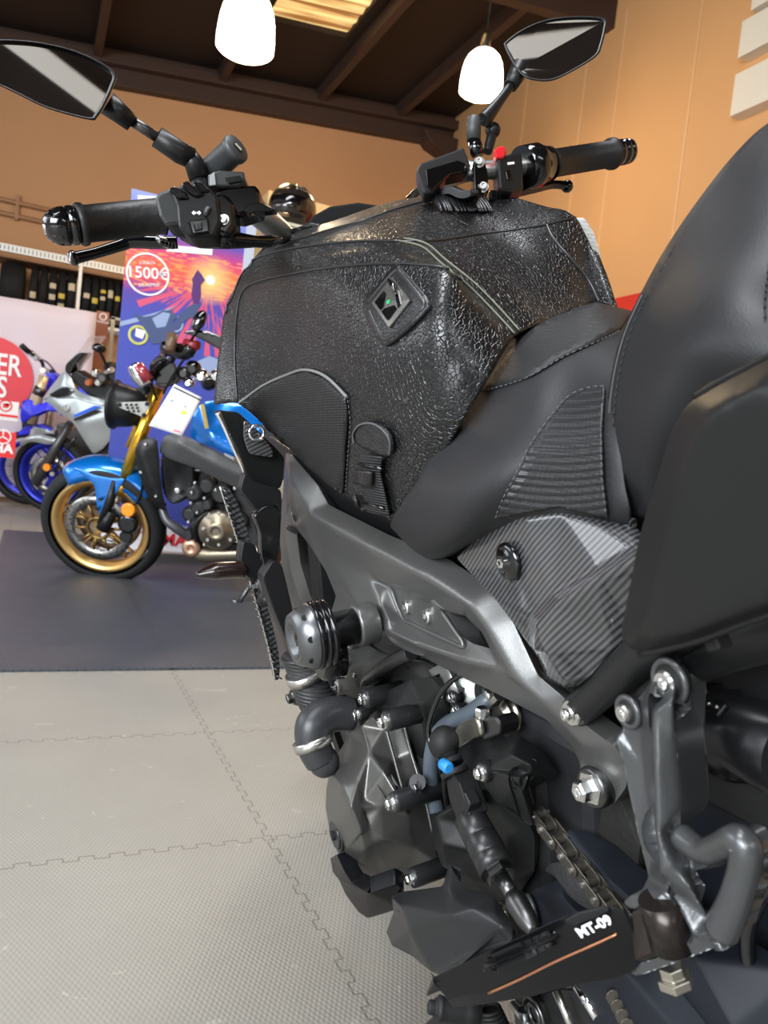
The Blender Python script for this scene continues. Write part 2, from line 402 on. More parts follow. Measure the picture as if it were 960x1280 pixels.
mb.prism([(XR - .62, YB - .34, zc(XR) - .4), (XR, YB - .34, zc(XR) - .4), (XR, YB - .34, zc(XR) - .72), (XR - .45, YB - .34, zc(XR) - .58)], (0, .34, 0))
st(mb.build('trim_5', beam_m, bevel=.01))
# service pipes on the back wall
pipe_m = mat('painted_pipe', (.42, .22, .11), .4)
mb = MB(); mb.tube([(-3, YB - .05, 3.62), (2.2, YB - .05, 3.60)], .03); mb.tube([(-3, YB - .05, 3.45), (2.2, YB - .05, 3.43)], .03)
for x in (-.4, .6, 1.5): mb.box((x, YB - .04, 3.55), (.04, .08, .32))
tag(mb.build('wall_pipe', pipe_m), 'pair of painted pipes running along the ochre back wall', 'pipe')
# pendant lamps
glow = mat('lit_opal_glass', (1, .95, .85), .3, emit=(1, .90, .72), es=7)
def pendant(px, py, y, label):
    c = PY(px, py, y); r = .215
    e = empty('pendant_lamp', c + Vector((0, 0, -.2)), label, 'lamp', 'dome pendant lamps under the dark ceiling')
    MB().lathe(c + Vector((0, 0, -.20)), c + Vector((0, 0, .22)), [(0, .90 * r), (.04, r), (.25, r * 1.0), (.5, r * .96), (.7, r * .88), (.85, r * .75), (.95, r * .55), (1, r * .35)], 32).build('lamp_shade', glow, e)
    MB().lathe(c + Vector((0, 0, .21)), c + Vector((0, 0, .42)), [(0, .05), (.2, .055), (.7, .045), (1, .02)], 16).build('lamp_socket', zinc, e)
    MB().tube([c + Vector((0, 0, .4)), (c.x, c.y, zc(c.x) + .03)], .008, 8).build('hanging_cable', black_pl, e)
    l = bpy.data.lights.new('lamp_light', 'POINT'); l.energy = 110; l.color = (1, .72, .42); l.shadow_soft_size = .2
    o = bpy.data.objects.new('lamp_light', l); S.collection.objects.link(o); o.parent = e; o.location = (0, 0, -.12)
pendant(309, 30, 6.0, 'white glowing dome pendant lamp above the left mirror, beside the skylight')
pendant(603, 92, 7.0, 'white glowing dome pendant lamp hanging left of the right-hand mirror')
# white raised bars on the right wall
wb = mat('white_sign_foam', (.72, .70, .62), .6)
for ya, yb_, z0, z1, lb in ((5.42, 4.2, 5.22, 5.75, 'white raised wall bar, topmost and cut by the picture corner'), (5.5, 4.2, 4.83, 5.16, 'white raised wall bar between the two others on the ochre wall'), (5.5, 4.2, 4.30, 4.68, 'white raised wall bar, lowest of three on the ochre wall')):
    tag(MB().box((XR - .07, (ya + yb_) / 2, (z0 + z1) / 2), (.14, ya - yb_, z1 - z0)).build('wall_letter_bar', wb, bevel=.004), lb, 'sign', 'raised bars of the wall sign')
# red low board by the right wall
red_m = mat('red_laminate', (.55, .03, .02), .4)
a = PX(752, 376, XR - .55); b_ = PX(805, 385, XR - .55)
mb = MB(); mb.box((XR - .3, a.y - .9, a.z / 2), (.5, 1.8, a.z)); 
tag(mb.build('display_board', red_m, bevel=.01), 'tall red display board standing against the right wall behind the seat', 'board')

st(MB().prism([(-6, -5.1, 0), (XR, -5.1, 0), (XR, -5.1, zc(XR)), (-6, -5.1, zc(-6))], (0, -.1, 0)).build('wall_front', mat('dark_shopfront', (.10, .085, .07), .7)))

strip_m = mat('pale_ceiling_strip', (.7, .68, .62), .5, emit=(.9, .88, .8), es=.30)  # pale ceiling strip; glow added so it shows bright in the mirrors
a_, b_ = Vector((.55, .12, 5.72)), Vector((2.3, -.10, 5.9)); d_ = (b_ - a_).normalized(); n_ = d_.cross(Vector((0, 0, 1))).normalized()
st(MB().prism([a_ - n_ * .065, a_ + n_ * .065, b_ + n_ * .065, b_ - n_ * .065], (0, 0, .06)).build('trim_6', strip_m, bevel=.008))
# ================================================================ main motorcycle
BK = Frame((.65, -.11, 0), PI / 2, math.radians(12))
bike = empty('motorcycle', (.65, .6, 0), 'large black naked motorcycle in the foreground leaning on its stand, seen from its left side', 'motorcycle')
def V3(t): return BK.V(*t)
def orient(mb):
    """normals of an open sheet towards the viewer's side"""
    bm = mb.bm; bmesh.ops.recalc_face_normals(bm, faces=bm.faces)
    s = sum((f.normal.dot(f.calc_center_median() - CAM)) * f.calc_area() for f in bm.faces)
    if s > 0: bmesh.ops.reverse_faces(bm, faces=bm.faces)
def sheet(outline, creases=(), holes=(), thick=.01, fr=None, smooth=False, pf=None, soft=3, grain=.006):
    """folded sheet: an outline with fold lines, each point (x, y, lateral place)"""
    from mathutils.geometry import delaunay_2d_cdt
    pf = pf or (fr or BK).V
    pts = []; edges = []; idx = {}
    def add(p):
        k = (round(p[0], 1), round(p[1], 1))
        if k not in idx: idx[k] = len(pts); pts.append(p)
        return idx[k]
    ol = [add(p) for p in outline]
    for pl in list(creases) + list(holes):
        ii = [add(p) for p in pl]
        edges += list(zip(ii, ii[1:]))
        if pl in holes: edges.append((ii[-1], ii[0]))
    v2, _, f2, ov, _, _ = delaunay_2d_cdt([Vector(p[:2]) for p in pts], edges, [ol], 1, 1e-3)
    P = []
    for i, v in enumerate(v2):
        if ov[i]: P.append(pts[ov[i][0]])
        else:
            near = sorted(pts, key=lambda p: (p[0] - v.x) ** 2 + (p[1] - v.y) ** 2)[:2]
            d = [math.hypot(p[0] - v.x, p[1] - v.y) + 1e-3 for p in near]; P.append((v.x, v.y, (near[0][2] * d[1] + near[1][2] * d[0]) / (d[0] + d[1])))
    fs = []
    for f in f2:
        cx = sum(P[i][0] for i in f) / len(f); cy = sum(P[i][1] for i in f) / len(f)
        if not inpoly(cx, cy, [p[:2] for p in outline]): continue
        if any(inpoly(cx, cy, [p[:2] for p in h]) for h in holes): continue
        fs.append(f)
    used = sorted({i for f in fs for i in f}); mp = {j: i for i, j in enumerate(used)}
    mb = MB(); mb.mesh([pf(*P[j]) for j in used], [[mp[i] for i in f] for f in fs], smooth)
    if soft:
        bm = mb.bm; lim = grain
        for _ in range(4):
            es = [e for e in bm.edges if e.calc_length() > lim]
            if not es: break
            bmesh.ops.subdivide_edges(bm, edges=es, cuts=1, use_grid_fill=False)
            bmesh.ops.triangulate(bm, faces=[f for f in bm.faces if len(f.verts) > 3])
        for it in range(soft):
            new = {}
            for v in bm.verts:
                be = [e for e in v.link_edges if e.is_boundary]
                if be:
                    if it < 2 and len(be) == 2:
                        n = [e.other_vert(v).co for e in be]; new[v] = v.co * .6 + (n[0] + n[1]) * .2
                    continue
                n = [e.other_vert(v).co for e in v.link_edges]; new[v] = v.co * .4 + sum(n, Vector()) / len(n) * .6
            for v, c in new.items(): v.co = c
    orient(mb); mb.soft = soft; return mb
def build_sheet(mb, name, m, parent, thick=.01, bevel=.002, subd=0, angle=25, label=None, seg=2):
    bm = mb.bm; sf = getattr(mb, 'soft', 0)
    if sf: angle = max(angle, 50)
    me = bpy.data.meshes.new(name); B = base(parent)
    for v in bm.verts: v.co -= B
    bm.to_mesh(me); bm.free(); me.materials.append(m)
    o = bpy.data.objects.new(name, me); S.collection.objects.link(o); o.parent = parent
    if thick:
        md = o.modifiers.new('solid', 'SOLIDIFY'); md.thickness = thick; md.offset = -1; md.use_even_offset = False
    if bevel:
        md = o.modifiers.new('bevel', 'BEVEL'); md.width = bevel; md.segments = seg; md.limit_method = 'ANGLE'; md.angle_limit = math.radians(angle)
    if subd:
        md = o.modifiers.new('sub', 'SUBSURF'); md.levels = subd; md.render_levels = subd
    for p in me.polygons: p.use_smooth = True
    # keep folds crisp
    if not sf: md = o.modifiers.new('wn', 'WEIGHTED_NORMAL'); md.keep_sharp = True; md.weight = 80
    if label: o['label'] = label
    return o
def grid_open(rows, k=5):
    mb = MB(); mb.grid(cgrid([[Vector(p) for p in r] for r in rows], k)); orient(mb); return mb
# ---- materials
leather = mat('grained_black_leather', (.006, .006, .0065), .30, bump=('leather', 250, .55), spec=.6, var=.04)
emboss = mat('carbon_embossed_vinyl', (.009, .009, .010), .42, bump=('grid', 105, .7), spec=.45)
vinyl = mat('matt_black_seat_vinyl', (.012, .012, .0135), .50, bump=('noise', 900, .3), spec=.4)
seat_grip = mat('embossed_seat_vinyl', (.011, .011, .012), .50, bump=('grid', 170, .6), spec=.4)
thread = mat('dark_seam_thread', (.07, .07, .072), .6); thread_b = mat('black_seam_thread', (.008, .008, .008), .6)
pipe_b = mat('black_piping', (.02, .02, .02), .35); olive = mat('olive_grey_piping', (.11, .11, .075), .5)
frame_m = mat('satin_grey_frame', (.15, .15, .146), .36, .72, var=.04, bump=('noise', 700, .12))
cast_m = mat('satin_black_casting', (.035, .036, .037), .36, .55, var=.05, bump=('noise', 500, .12))
cover_pl = mat('matt_black_panel', (.007, .0075, .0075), .42, spec=.35, var=.05, bump=('noise', 400, .06))
def carbon(name, p=.0015, c0=(.010, .010, .011), c1=(.085, .086, .09)):
    m = mat(name, c0, .3, coat=1); nt = m.node_tree; b = nt.nodes['Principled BSDF']; N = nt.nodes; L = nt.links
    geo = N.new('ShaderNodeTexCoord'); sp = N.new('ShaderNodeSeparateXYZ'); L.new(geo.outputs['Object'], sp.inputs[0])
    def M(op, a, c=None):
        n = N.new('ShaderNodeMath'); n.operation = op
        for i, v in enumerate((a, c)):
            if v is None: continue
            if isinstance(v, (int, float)): n.inputs[i].default_value = v
            else: L.new(v, n.inputs[i])
        return n.outputs[0]
    a = M('ADD', sp.outputs[1], M('MULTIPLY', sp.outputs[0], -.45)); z = M('ADD', sp.outputs[2], M('MULTIPLY', sp.outputs[0], -.15))
    i = M('FLOOR', M('DIVIDE', a, p)); j = M('FLOOR', M('DIVIDE', z, p))
    fr = M('FRACT', M('DIVIDE', M('ADD', i, j), 4)); s = M('LESS_THAN', fr, .45)
    mx = N.new('ShaderNodeMix'); mx.data_type = 'RGBA'; L.new(s, mx.inputs[0]); mx.inputs[6].default_value = tuple(c0) + (1,); mx.inputs[7].default_value = tuple(c1) + (1,)
    L.new(mx.outputs[2], b.inputs[0]); r = M('SUBTRACT', .5, M('MULTIPLY', s, .18)); L.new(r, b.inputs['Roughness']); return m
carbon_m = carbon('gloss_carbon_weave')
# ---- fuel tank body under the cover (metal tank, seen only at the edges)
tank_m = mat('tank_paint', (.012, .012, .014), .25, coat=.6)
# ---- leather tank cover
tc = empty('tank_cover', (.55, .9, .7), 'grained black leather tank cover with square badge, strapped over the fuel tank', 'cover')
TR = {
'r1': [(640, 256, -.09), (660, 258, -.10), (690, 264, -.12), (718, 270, -.13), (733, 300, -.13), (742, 335, -.125), (752, 380, -.11)],
'r15': [(580, 250, -.06), (600, 250, -.06), (630, 262, -.06), (660, 282, -.06), (685, 310, -.06), (705, 345, -.06), (728, 388, -.06)],
'r2': [(500, 250, 0), (525, 247, 0), (550, 256, 0), (590, 285, 0), (622, 312, 0), (658, 352, 0), (700, 398, 0)],
'r25': [(420, 275, .10), (440, 271, .09), (480, 268, .08), (530, 280, .07), (590, 320, .065), (630, 358, .06), (672, 405, .05)],
'r3': [(335, 305, .165), (352, 301, .155), (430, 302, .145), (498, 302, .13), (555, 333, .12), (600, 372, .10), (645, 418, .085)],
'r4': [(286, 374, 'u1.22'), (304, 364, 'u1.165'), (368, 343, .185), (440, 334, .17), (545, 338, .148), (590, 385, .128), (632, 436, .105)],
'r5': [(275, 430, 'u1.23'), (298, 430, 'u1.17'), (360, 420, .195), (430, 415, .188), (520, 420, .175), (570, 455, .155), (605, 482, .135)],
'r6': [(270, 470, 'u1.23'), (297, 470, 'u1.17'), (350, 490, .195), (410, 500, .19), (480, 510, .183), (530, 530, .172), (568, 545, .155)],
'r7': [(267, 505, 'u1.22'), (298, 505, 'u1.165'), (345, 545, .18), (400, 595, .175), (445, 628, .172), (485, 648, .165), (510, 665, .155)]}
def gp(t):
    if isinstance(t[2], str): return BK.U(t[0], t[1], float(t[2][1:]))
    return BK.V(*t)
rows = [[gp(t) for t in TR[k]] for k in ('r1', 'r15', 'r2', 'r25', 'r3', 'r4', 'r5', 'r6', 'r7')]
# right-hand flank, the mirror of the left one
mir = []
for k in ('r6', 'r5', 'r4'):
    r = []
    for i, t in enumerate(TR[k]):
        q = BK.b(gp(t)); e = BK.b(gp(TR['r1'][i])); r.append(BK.w(q.x * .35 + e.x * .65, -.118, min(q.z, e.z - .03) - .02))
    mir.append(r)
rows = mir + rows
tank_c = grid_open(rows, 6); tank_o = build_sheet(tank_c, 'leather_shell', leather, tc, .004, 0)
for p in tank_o.data.polygons: p.use_smooth = True
TB = bvh_of(tank_o)
core = []
for r in rows: core.append([p + (Vector((BK.w(1.0, 0, .85))) - p).normalized() * .012 for p in r])
cm = MB(); cm.grid(cgrid([[Vector(p) for p in r] for r in core], 3)); orient(cm); build_sheet(cm, 'fuel_tank', tank_m, bike, .004, 0)
# piping and seams
UP = [(283, 392), (290, 352), (306, 331), (341, 316), (395, 307), (450, 302), (498, 302)]
LOW = [(297, 502), (294, 450), (296, 400), (302, 368), (320, 353), (368, 342), (422, 334), (487, 330), (552, 335), (575, 350)]
RIDGE = [(498, 302), (528, 310), (552, 331), (585, 358), (615, 388), (643, 418)]
RIDGE2 = [(505, 299), (533, 306), (558, 327), (592, 354), (622, 384), (649, 414)]
mb = MB()
seam(TB, UP, .0013, .0008, mb=mb); seam(TB, LOW, .0013, .0008, mb=mb)
mb.build('piping', pipe_b, tc, label='dark piping along the panel seams')
mb = MB(); seam(TB, RIDGE, .0011, .001, mb=mb); seam(TB, RIDGE2, .0011, .001, mb=mb)
mb.build('ridge_trim', olive, tc, label='olive grey double piping over the ridge')
mb = MB(); seam(TB, [(498, 302), (547, 301), (600, 293), (640, 288), (683, 281), (719, 272)], .0011, .0005, mb=mb)
seam(TB, [(683, 281), (690, 296), (712, 322), (735, 350), (749, 378)], .002, .0005, mb=mb)
seam(TB, [(345, 310), (400, 291), (450, 277), (495, 262), (530, 252)], .0016, .0005, mb=mb)
mb.build('piping', pipe_b, tc)
# embossed lower panel
LP = [(300, 504), (330, 484), (362, 470), (385, 464), (410, 473), (435, 497), (437, 520), (434, 560), (432, 600), (430, 618), (400, 600), (370, 572), (335, 540)]
patch(TB, LP, .0022, 7, k=1).build('embossed_panel', emboss, tc, solid=.003, label='carbon-embossed lower side panel')
mb = MB(); seam(TB, [(299, 504), (330, 482), (362, 468), (385, 462), (411, 471), (437, 496)], .0018, .003, mb=mb)
mb.build('panel_piping', mat('woven_cord', (.16, .16, .155), .5, bump=('noise', 900, .6)), tc, label='light cord edging the lower panel')
mb = MB(); stitches(TB, LOW, mb=mb); stitches(TB, [(436, 500), (439, 530), (436, 570), (433, 615)], mb=mb); stitches(TB, [(305, 510), (345, 548), (398, 596), (430, 620)], mb=mb)
mb.build('stitching', thread, tc)
# badge
BD = [(458, 379), (478, 356), (497, 334), (505, 338), (525, 360), (540, 381), (534, 392), (512, 414), (488, 432), (480, 428), (466, 408)]
patch(TB, BD, .002, 5, k=3).build('badge_base', mat('badge_leather', (.010, .010, .011), .3, bump=('leather', 300, .3)), tc, solid=.004)
mb = MB(); seam(TB, [(464, 380), (480, 360), (498, 341), (505, 346), (521, 365), (533, 382), (526, 393), (508, 410), (488, 424), (478, 416), (464, 388)], .0022, .003, mb=mb)
mb.build('badge_rim', pipe_b, tc)
def on_badge(px, py): return drop(TB, px, py, .0045)[0]
q = [on_badge(471, 381), on_badge(496, 350), on_badge(519, 379), on_badge(493, 412)]
nrm = (q[2] - q[0]).cross(q[1] - q[3]).normalized()
if nrm.dot(CAM - q[0]) < 0: nrm = -nrm
mb = MB(); mb.prism(q, nrm * .0022); bplate = mb.build('badge_plate', mat('badge_metal', (.30, .29, .27), .25, .9), tc, bevel=.0006, label='brushed metal plate of the badge')
bx = (q[2] - q[3] + q[1] - q[0]).normalized(); by = (q[1] - q[2] + q[0] - q[3]).normalized(); bc = sum(q, Vector()) / 4 + nrm * .0026
W1 = (q[2] - q[3]).length / 2; W2 = (q[0] - q[3]).length / 2
def bpnt(a, b, h=0): return bc + bx * (a * W1) + by * (b * W2) + nrm * h
mb = MB()
for pl in ([(-.75, -.7), (.1, -.7), (.1, -.45), (-.5, -.05), (-.75, -.05)], [(-.75, .1), (-.45, .1), (.1, .5), (.1, .75), (-.75, .75)], [(.2, -.75), (.45, -.75), (.8, .0), (.55, 0)]):
    mb.prism([bpnt(*p) for p in pl], nrm * .0008)
mb.build('badge_emblem', black_gl, bplate)
mb = MB(); mb.prism([bpnt(-.1, -.12), bpnt(.12, 0), bpnt(-.1, .12), bpnt(-.2, 0)], nrm * .001); mb.build('badge_emblem', mat('badge_green', (.03, .35, .12), .3), bplate, label='small green centre of the emblem')
mb = MB(); mb.tube([bpnt(.75, .95, .001), bpnt(.78, .3, .003), bpnt(.6, -.25, .002)], [.0014, .0028, .0012], 8, sub=4); mb.build('badge_clip', black_gl, bplate)
# buckle strap
mb = patch(TB, [(450, 534), (458, 527), (472, 527), (486, 534), (495, 548), (494, 566), (480, 566), (452, 553)], .004, 4, k=3); mb.build('strap_tab', mat('tab_leather', (.012, .012, .013), .28, bump=('leather', 300, .4)), tc, solid=.004, label='rounded leather tab at the top of the strap')
mb = MB(); seam(TB, [(450, 553), (449, 540), (458, 529), (474, 528), (488, 537), (495, 550), (494, 566)], .0012, .007, mb=mb); mb.build('strap_tab_piping', thread, tc)
web_m = mat('black_webbing', (.012, .012, .013), .6, bump=('ribs', 120, 1))
def strap(pix, w0, offs, name, m, thick=.0018):
    L = []; Rr = []
    P = sp2([Vector((a[0], a[1], 0)) for a in pix], 5); Q = sp2([Vector((a[0] + w0, a[1] + (3), 0)) for a in pix], 5)
    rows = []
    for i, (a, b) in enumerate(zip(P, Q)):
        A = drop(TB, a.x, a.y, offs)[0]; B = drop(TB, b.x, b.y, offs)[0]; rows.append([A, (A + B) / 2, B])
    mb = MB(); mb.grid(rows); return mb.build(name, m, tc, solid=thick)
strap([(458, 566), (455, 585), (459, 605), (463, 625), (466, 640)], 27, .006, 'webbing_strap', web_m)
strap([(455, 583), (454, 600)], 22, .011, 'strap_loop', mat('strap_leather', (.014, .013, .013), .3, bump=('leather', 300, .4)), .004)
bk = lambda x, y, o=.008: drop(TB, x, y, o)[0]
mb = MB(); mb.tube([bk(460, 634), bk(466, 646), bk(489, 656), bk(494, 644)], .0018, 8); mb.tube([bk(462, 625), bk(488, 632)], .0016, 8); mb.tube([bk(456, 577), bk(486, 583)], .0015, 8)
mb.build('buckle', black_gl, tc)
mb = MB(); mb.tube([bk(447, 618, .004), bk(448, 634, .004)], .003, 6); mb.build('strap_hook', black_pl, tc)
# hanging white fabric pocket on the right flank
g1 = mat('pale_grey_mesh', (.42, .42, .40), .6, bump=('grid', 60, .5))
P = [BK.V(693, 275, -.137), BK.V(722, 272, -.142), BK.V(734, 292, -.15), BK.V(742, 320, -.152), BK.V(743, 352, -.145), BK.V(733, 348, -.14), BK.V(716, 318, -.137), BK.V(697, 292, -.134)]
MB().prism(P, (.012, 0, .003)).build('side_pocket', g1, tc, bevel=.003, label='pale grey fabric pocket on the right flank')
mb = MB(); mb.tube([BK.V(708, 300, -.137), BK.V(722, 294, -.145), BK.V(735, 296, -.152)], .003, 8, sub=4); mb.tube([BK.V(722, 318, -.155), BK.V(734, 316, -.158), BK.V(744, 348, -.155), BK.V(740, 352, -.15)], .0012, 6)
mb.build('pocket_trim', black_pl, tc)
# black rubber tuft over the filler cap
random.seed(3); mb = MB()
for i in range(26):
    t = i / 25; x0 = 532 + 52 * t; y0 = 243 + 3 * math.sin(t * 9); a = BK.V(x0, y0, .0); L = 18 + 14 * random.random()
    b_ = drop(TB, x0 + 6 + 8 * t, y0 + 10, .010)[0]; c_ = drop(TB, x0 + 14 + 12 * t + random.random() * 6, min(y0 + L, 268), .004)[0]
    mb.tube([a + Vector((0, 0, .002)), b_, c_], [.004, .0045, .0010], 7, sub=4)
mb.build('cap_tassels', mat('soft_black_rubber', (.02, .02, .022), .35), tc, label='fringed black rubber strips over the filler cap')
# ---- rider seat
SR = [
 [(752, 384, -.12), (775, 392, -.12), (800, 402, -.12), (830, 410, -.12)],
 [(745, 380, -.09), (765, 383, -.09), (788, 390, -.09), (820, 405, -.085)],
 [(722, 384, -.04), (742, 384, -.04), (770, 393, -.04), (812, 415, -.04)],
 [(694, 398, .01), (722, 397, .015), (760, 410, .02), (800, 430, .02)],
 [(638, 410, .062), (690, 432, .075), (735, 447, .08), (790, 460, .08)],
 [(610, 448, .092), (665, 482, .12), (712, 505, .12), (780, 505, .12)],
 [(580, 492, .122), (638, 540, .15), (690, 560, .145), (775, 550, .135)],
 [(546, 545, .148), (607, 590, .172), (664, 610, .155), (778, 600, .14)],
 [(522, 600, .175), (575, 640, .182), (645, 640, .158), (785, 640, .14)],
 [(494, 642, .172), (545, 686, .178), (632, 660, .15), (785, 665, .13)],
 [(489, 660, .155), (540, 700, .15), (630, 672, .125), (780, 690, .11)],
 [(505, 668, .12), (555, 700, .11), (640, 680, .10), (780, 700, .09)],
]
so = build_sheet(grid_open([[V3(t) for t in r] for r in SR], 6), 'rider_seat', vinyl, bike, .004, 0)
SB = bvh_of(so)
patch(SB, [(603, 490), (622, 462), (650, 428), (665, 413), (700, 393), (745, 380), (788, 391), (775, 412), (748, 428), (706, 447), (668, 470), (640, 480)], .0012, 7, k=1).build('seat_top_panel', seat_grip, so, solid=.002, label='carbon-embossed panel across the top of the seat')
rib_m = mat('ribbed_seat_vinyl', (.012, .012, .013), .42, bump=('grid', 170, .25), spec=.5)
# ribbed flank: real ribs swelling from the seat
pg = [(758, 487), (735, 489), (712, 500), (688, 528), (665, 560), (648, 592), (632, 620), (622, 645), (700, 632), (762, 645), (757, 600), (755, 540)]
mb = patch(SB, pg, .002, 2.6, k=1)
for v in mb.bm.verts:
    px, py = toPix(v.co)
    t = (px - 620) / 140; ph = (py + 8 * t - 14 * math.sin(t * 2.2)) / 9.6
    d = (v.co - CAM).normalized(); v.co -= d * (.0024 * (.5 + .5 * math.sin(ph * 2 * PI)))
mb.build('ribbed_seat_panel', rib_m, so, solid=.002, label='ribbed side panel of the seat')
mb = MB(); stitches(SB, [(600, 492), (640, 482), (668, 471), (706, 449), (748, 430), (775, 416)], mb=mb, off=.0025); mb.build('seat_stitching', thread, so); mb = MB(); stitches(SB, [(757, 486), (735, 488), (710, 500), (686, 528), (663, 560), (646, 592), (630, 620), (620, 645)], mb=mb, off=.0025)
mb.build('seat_stitching', thread, so)
# ---- pillion seat
PR = [
 [(1100, 60, -.12), (1150, 100, -.12), (1250, 200, -.12)],
 [(968, 148, -.06), (1040, 120, -.05), (1150, 160, -.05)],
 [(925, 185, -.01), (1010, 190, .02), (1150, 260, .02)],
 [(880, 240, .02), (980, 260, .065), (1120, 350, .065)],
 [(835, 305, .045), (945, 320, .10), (1090, 420, .10)],
 [(800, 368, .07), (905, 370, .135), (1040, 450, .13)],
 [(776, 420, .09), (865, 420, .15), (980, 480, .14)],
 [(762, 480, .11), (840, 470, .152), (920, 520, .13)],
 [(757, 540, .125), (818, 530, .15), (890, 570, .12)],
 [(760, 600, .13), (808, 590, .14), (870, 620, .11)],
 [(778, 645, .12), (815, 650, .125), (870, 660, .10)],
]
po = build_sheet(grid_open([[V3(t) for t in r] for r in PR], 6), 'pillion_seat', vinyl, bike, .004, 0)
PB = bvh_of(po)
mb = MB(); ED = [(960, 152), (922, 190), (880, 242), (836, 306), (801, 369), (778, 421), (764, 480), (759, 540), (762, 598), (779, 640)]
seam(PB, [(x + 3, y) for x, y in ED[4:]], .0016, .0005, mb=mb); mb.build('piping', pipe_b, po)
mb = MB(); stitches(PB, [(x + 9, y + 1) for x, y in ED[3:]], mb=mb, gap=.006, off=.0008, r=.0005); mb.build('seat_stitching', thread_b, po); mb = MB(); stitches(PB, [(962, 330), (956, 370), (956, 410)], mb=mb, gap=.006); mb.build('seat_stitching', thread_b, po)
# ---- big black tail side cover
OC = [(1250, 420, .19), (1000, 428, .20), (958, 448, .2), (900, 478, .2), (868, 497, .2), (850, 516, .2), (838, 540, .2), (800, 668, .2), (786, 740, .198), (776, 790, .196), (779, 806, .196), (800, 816, .194), (870, 800, .198), (958, 768, .2), (1250, 690, .2)]
IN = [(1250, 455, .212), (1000, 462, .214), (960, 478, .214), (915, 498, .214), (890, 514, .214), (872, 545, .214), (852, 600, .214), (828, 700, .212), (806, 790, .208), (812, 800, .208), (865, 788, .210), (958, 752, .212), (1250, 675, .212)]
build_sheet(sheet(OC, [IN], pf=BK.V), 'tail_side_cover', cover_pl, bike, .012, .003, seg=3, label='large flat matt black side cover')
# edge lip catching the light
mb = MB(); mb.tube([V3(t) for t in [(1000, 427, .199), (958, 447, .199), (900, 477, .199), (868, 496, .199)]], .0016, 8, sub=4)
mb.tube([V3(t) for t in [(800, 817, .193), (870, 801, .197), (958, 769, .199), (1200, 704, .2)]], .0022, 8, sub=4); mb.build('cover_lip', cover_pl, bike)
mb = MB(); mb.prism([V3((878, 800, .19)), V3((893, 796, .19)), V3((900, 812, .19)), V3((884, 816, .19))], BK.l * -.01); mb.build('cover_clip', black_pl, bike, bevel=.001)
# ---- carbon side panel under the seat
CO = [(570, 697, .150), (600, 670, .152), (625, 648, .150), (645, 637, .146), (700, 631, .14), (745, 642, .136), (792, 655, .13), (830, 700, .135), (800, 790, .14), (768, 810, .15), (738, 845, .152), (722, 858, .15), (705, 860, .146), (684, 847, .145), (672, 822, .148), (650, 790, .150), (620, 750, .152)]
CI = [[(792, 668, .142), (745, 655, .148), (700, 641, .15), (655, 648, .156)],
      [(663, 806, .154), (662, 772, .158), (688, 745, .160), (745, 712, .158), (793, 684, .150)],
      [(668, 812, .170), (670, 780, .174), (697, 755, .176), (745, 724, .175), (796, 697, .168)], [(670, 780, .174), (684, 815, .176), (706, 850, .164)]]
cs = build_sheet(sheet(CO, CI, pf=BK.V, soft=2, grain=.004), 'side_panel', carbon_m, bike, .003, .0035, seg=3, label='glossy carbon-weave side panel under the seat')
mb = MB(); mb.tube([V3(t) for t in [(598, 671, .150), (625, 648, .150), (645, 637, .147), (700, 631, .141), (745, 642, .137), (792, 655, .131)]], .004, 10, sub=5); mb.build('panel_edge', carbon_m, cs)
c = V3((636, 702, .158)); mb = MB(); mb.lathe(c, c + BK.l * .008, [(0, .016), (.3, .0155), (.5, .012), (.55, .007), (1, .006)], 24); mb.build('panel_fastener', black_gl, cs)
mb = MB(); mb.bolt(c + BK.l * .004, BK.l, .0045); mb.build('panel_fastener_bolt', chrome, cs)

vf = sheet([(335, 545, .14), (400, 590, .15), (495, 650, .145), (560, 690, .13), (560, 720, .11), (480, 690, .12), (420, 660, .12), (370, 620, .12), (345, 590, .12)], soft=1)
build_sheet(vf, 'tank_lower_trim', MATS['black_plastic'], bike, .004, .001)
# ---- grey cast frame (left half visible, mirrored bulk on the right)
def ub(u, p1, p2): return BK.U(p1[0], p1[1], u), BK.U(p2[0], p2[1], u)
fa = [(357, 566, .15), (363, 567, .150), (397, 606, .152), (411, 631, .152), (429, 640, .152), (489, 670, .150), (558, 697, .146), (617, 736, .144), (640, 775, .144), (672, 844, .144), (705, 872, .142), (730, 905, .138), (770, 935, .13)]
fb = [(362, 598, .166), (385, 641, .172), (409, 656, .174), (464, 685, .172), (530, 720, .168), (585, 755, .164), (608, 785, .160), (645, 850, .156)]
fc = [(361, 632, .160), (370, 658, .163), (402, 680, .164), (464, 720, .163), (520, 743, .160), (578, 768, .157), (600, 790, .155), (625, 832, .154)]
LEGL = [(349, 663, .150), (352, 704, .150), (362, 742, .152), (378, 778, .154)]
OPEN = [(370, 660, .155), (376, 706, .155), (388, 745, .155), (402, 775, .155), (412, 772, .155), (420, 745, .156), (407, 713, .157), (386, 680, .156)]
SLOT = [(561, 766, .150), (582, 770, .150), (602, 790, .150), (613, 811, .150), (590, 804, .150), (576, 795, .150)]
fe = [(447, 802, .155), (498, 808, .152), (528, 821, .150), (579, 847, .148), (631, 872, .146), (683, 900, .140), (716, 935, .132), (726, 956, .128), (730, 990, .125), (745, 1008, .12), (765, 1008, .12), (782, 985, .12), (788, 960, .122)]
outl = fa + fe[::-1] + [(432, 800, .156), (418, 784, .156)] + [(402, 790, .154), (385, 786, .154)] + LEGL[::-1] + [(354, 610, .150)]
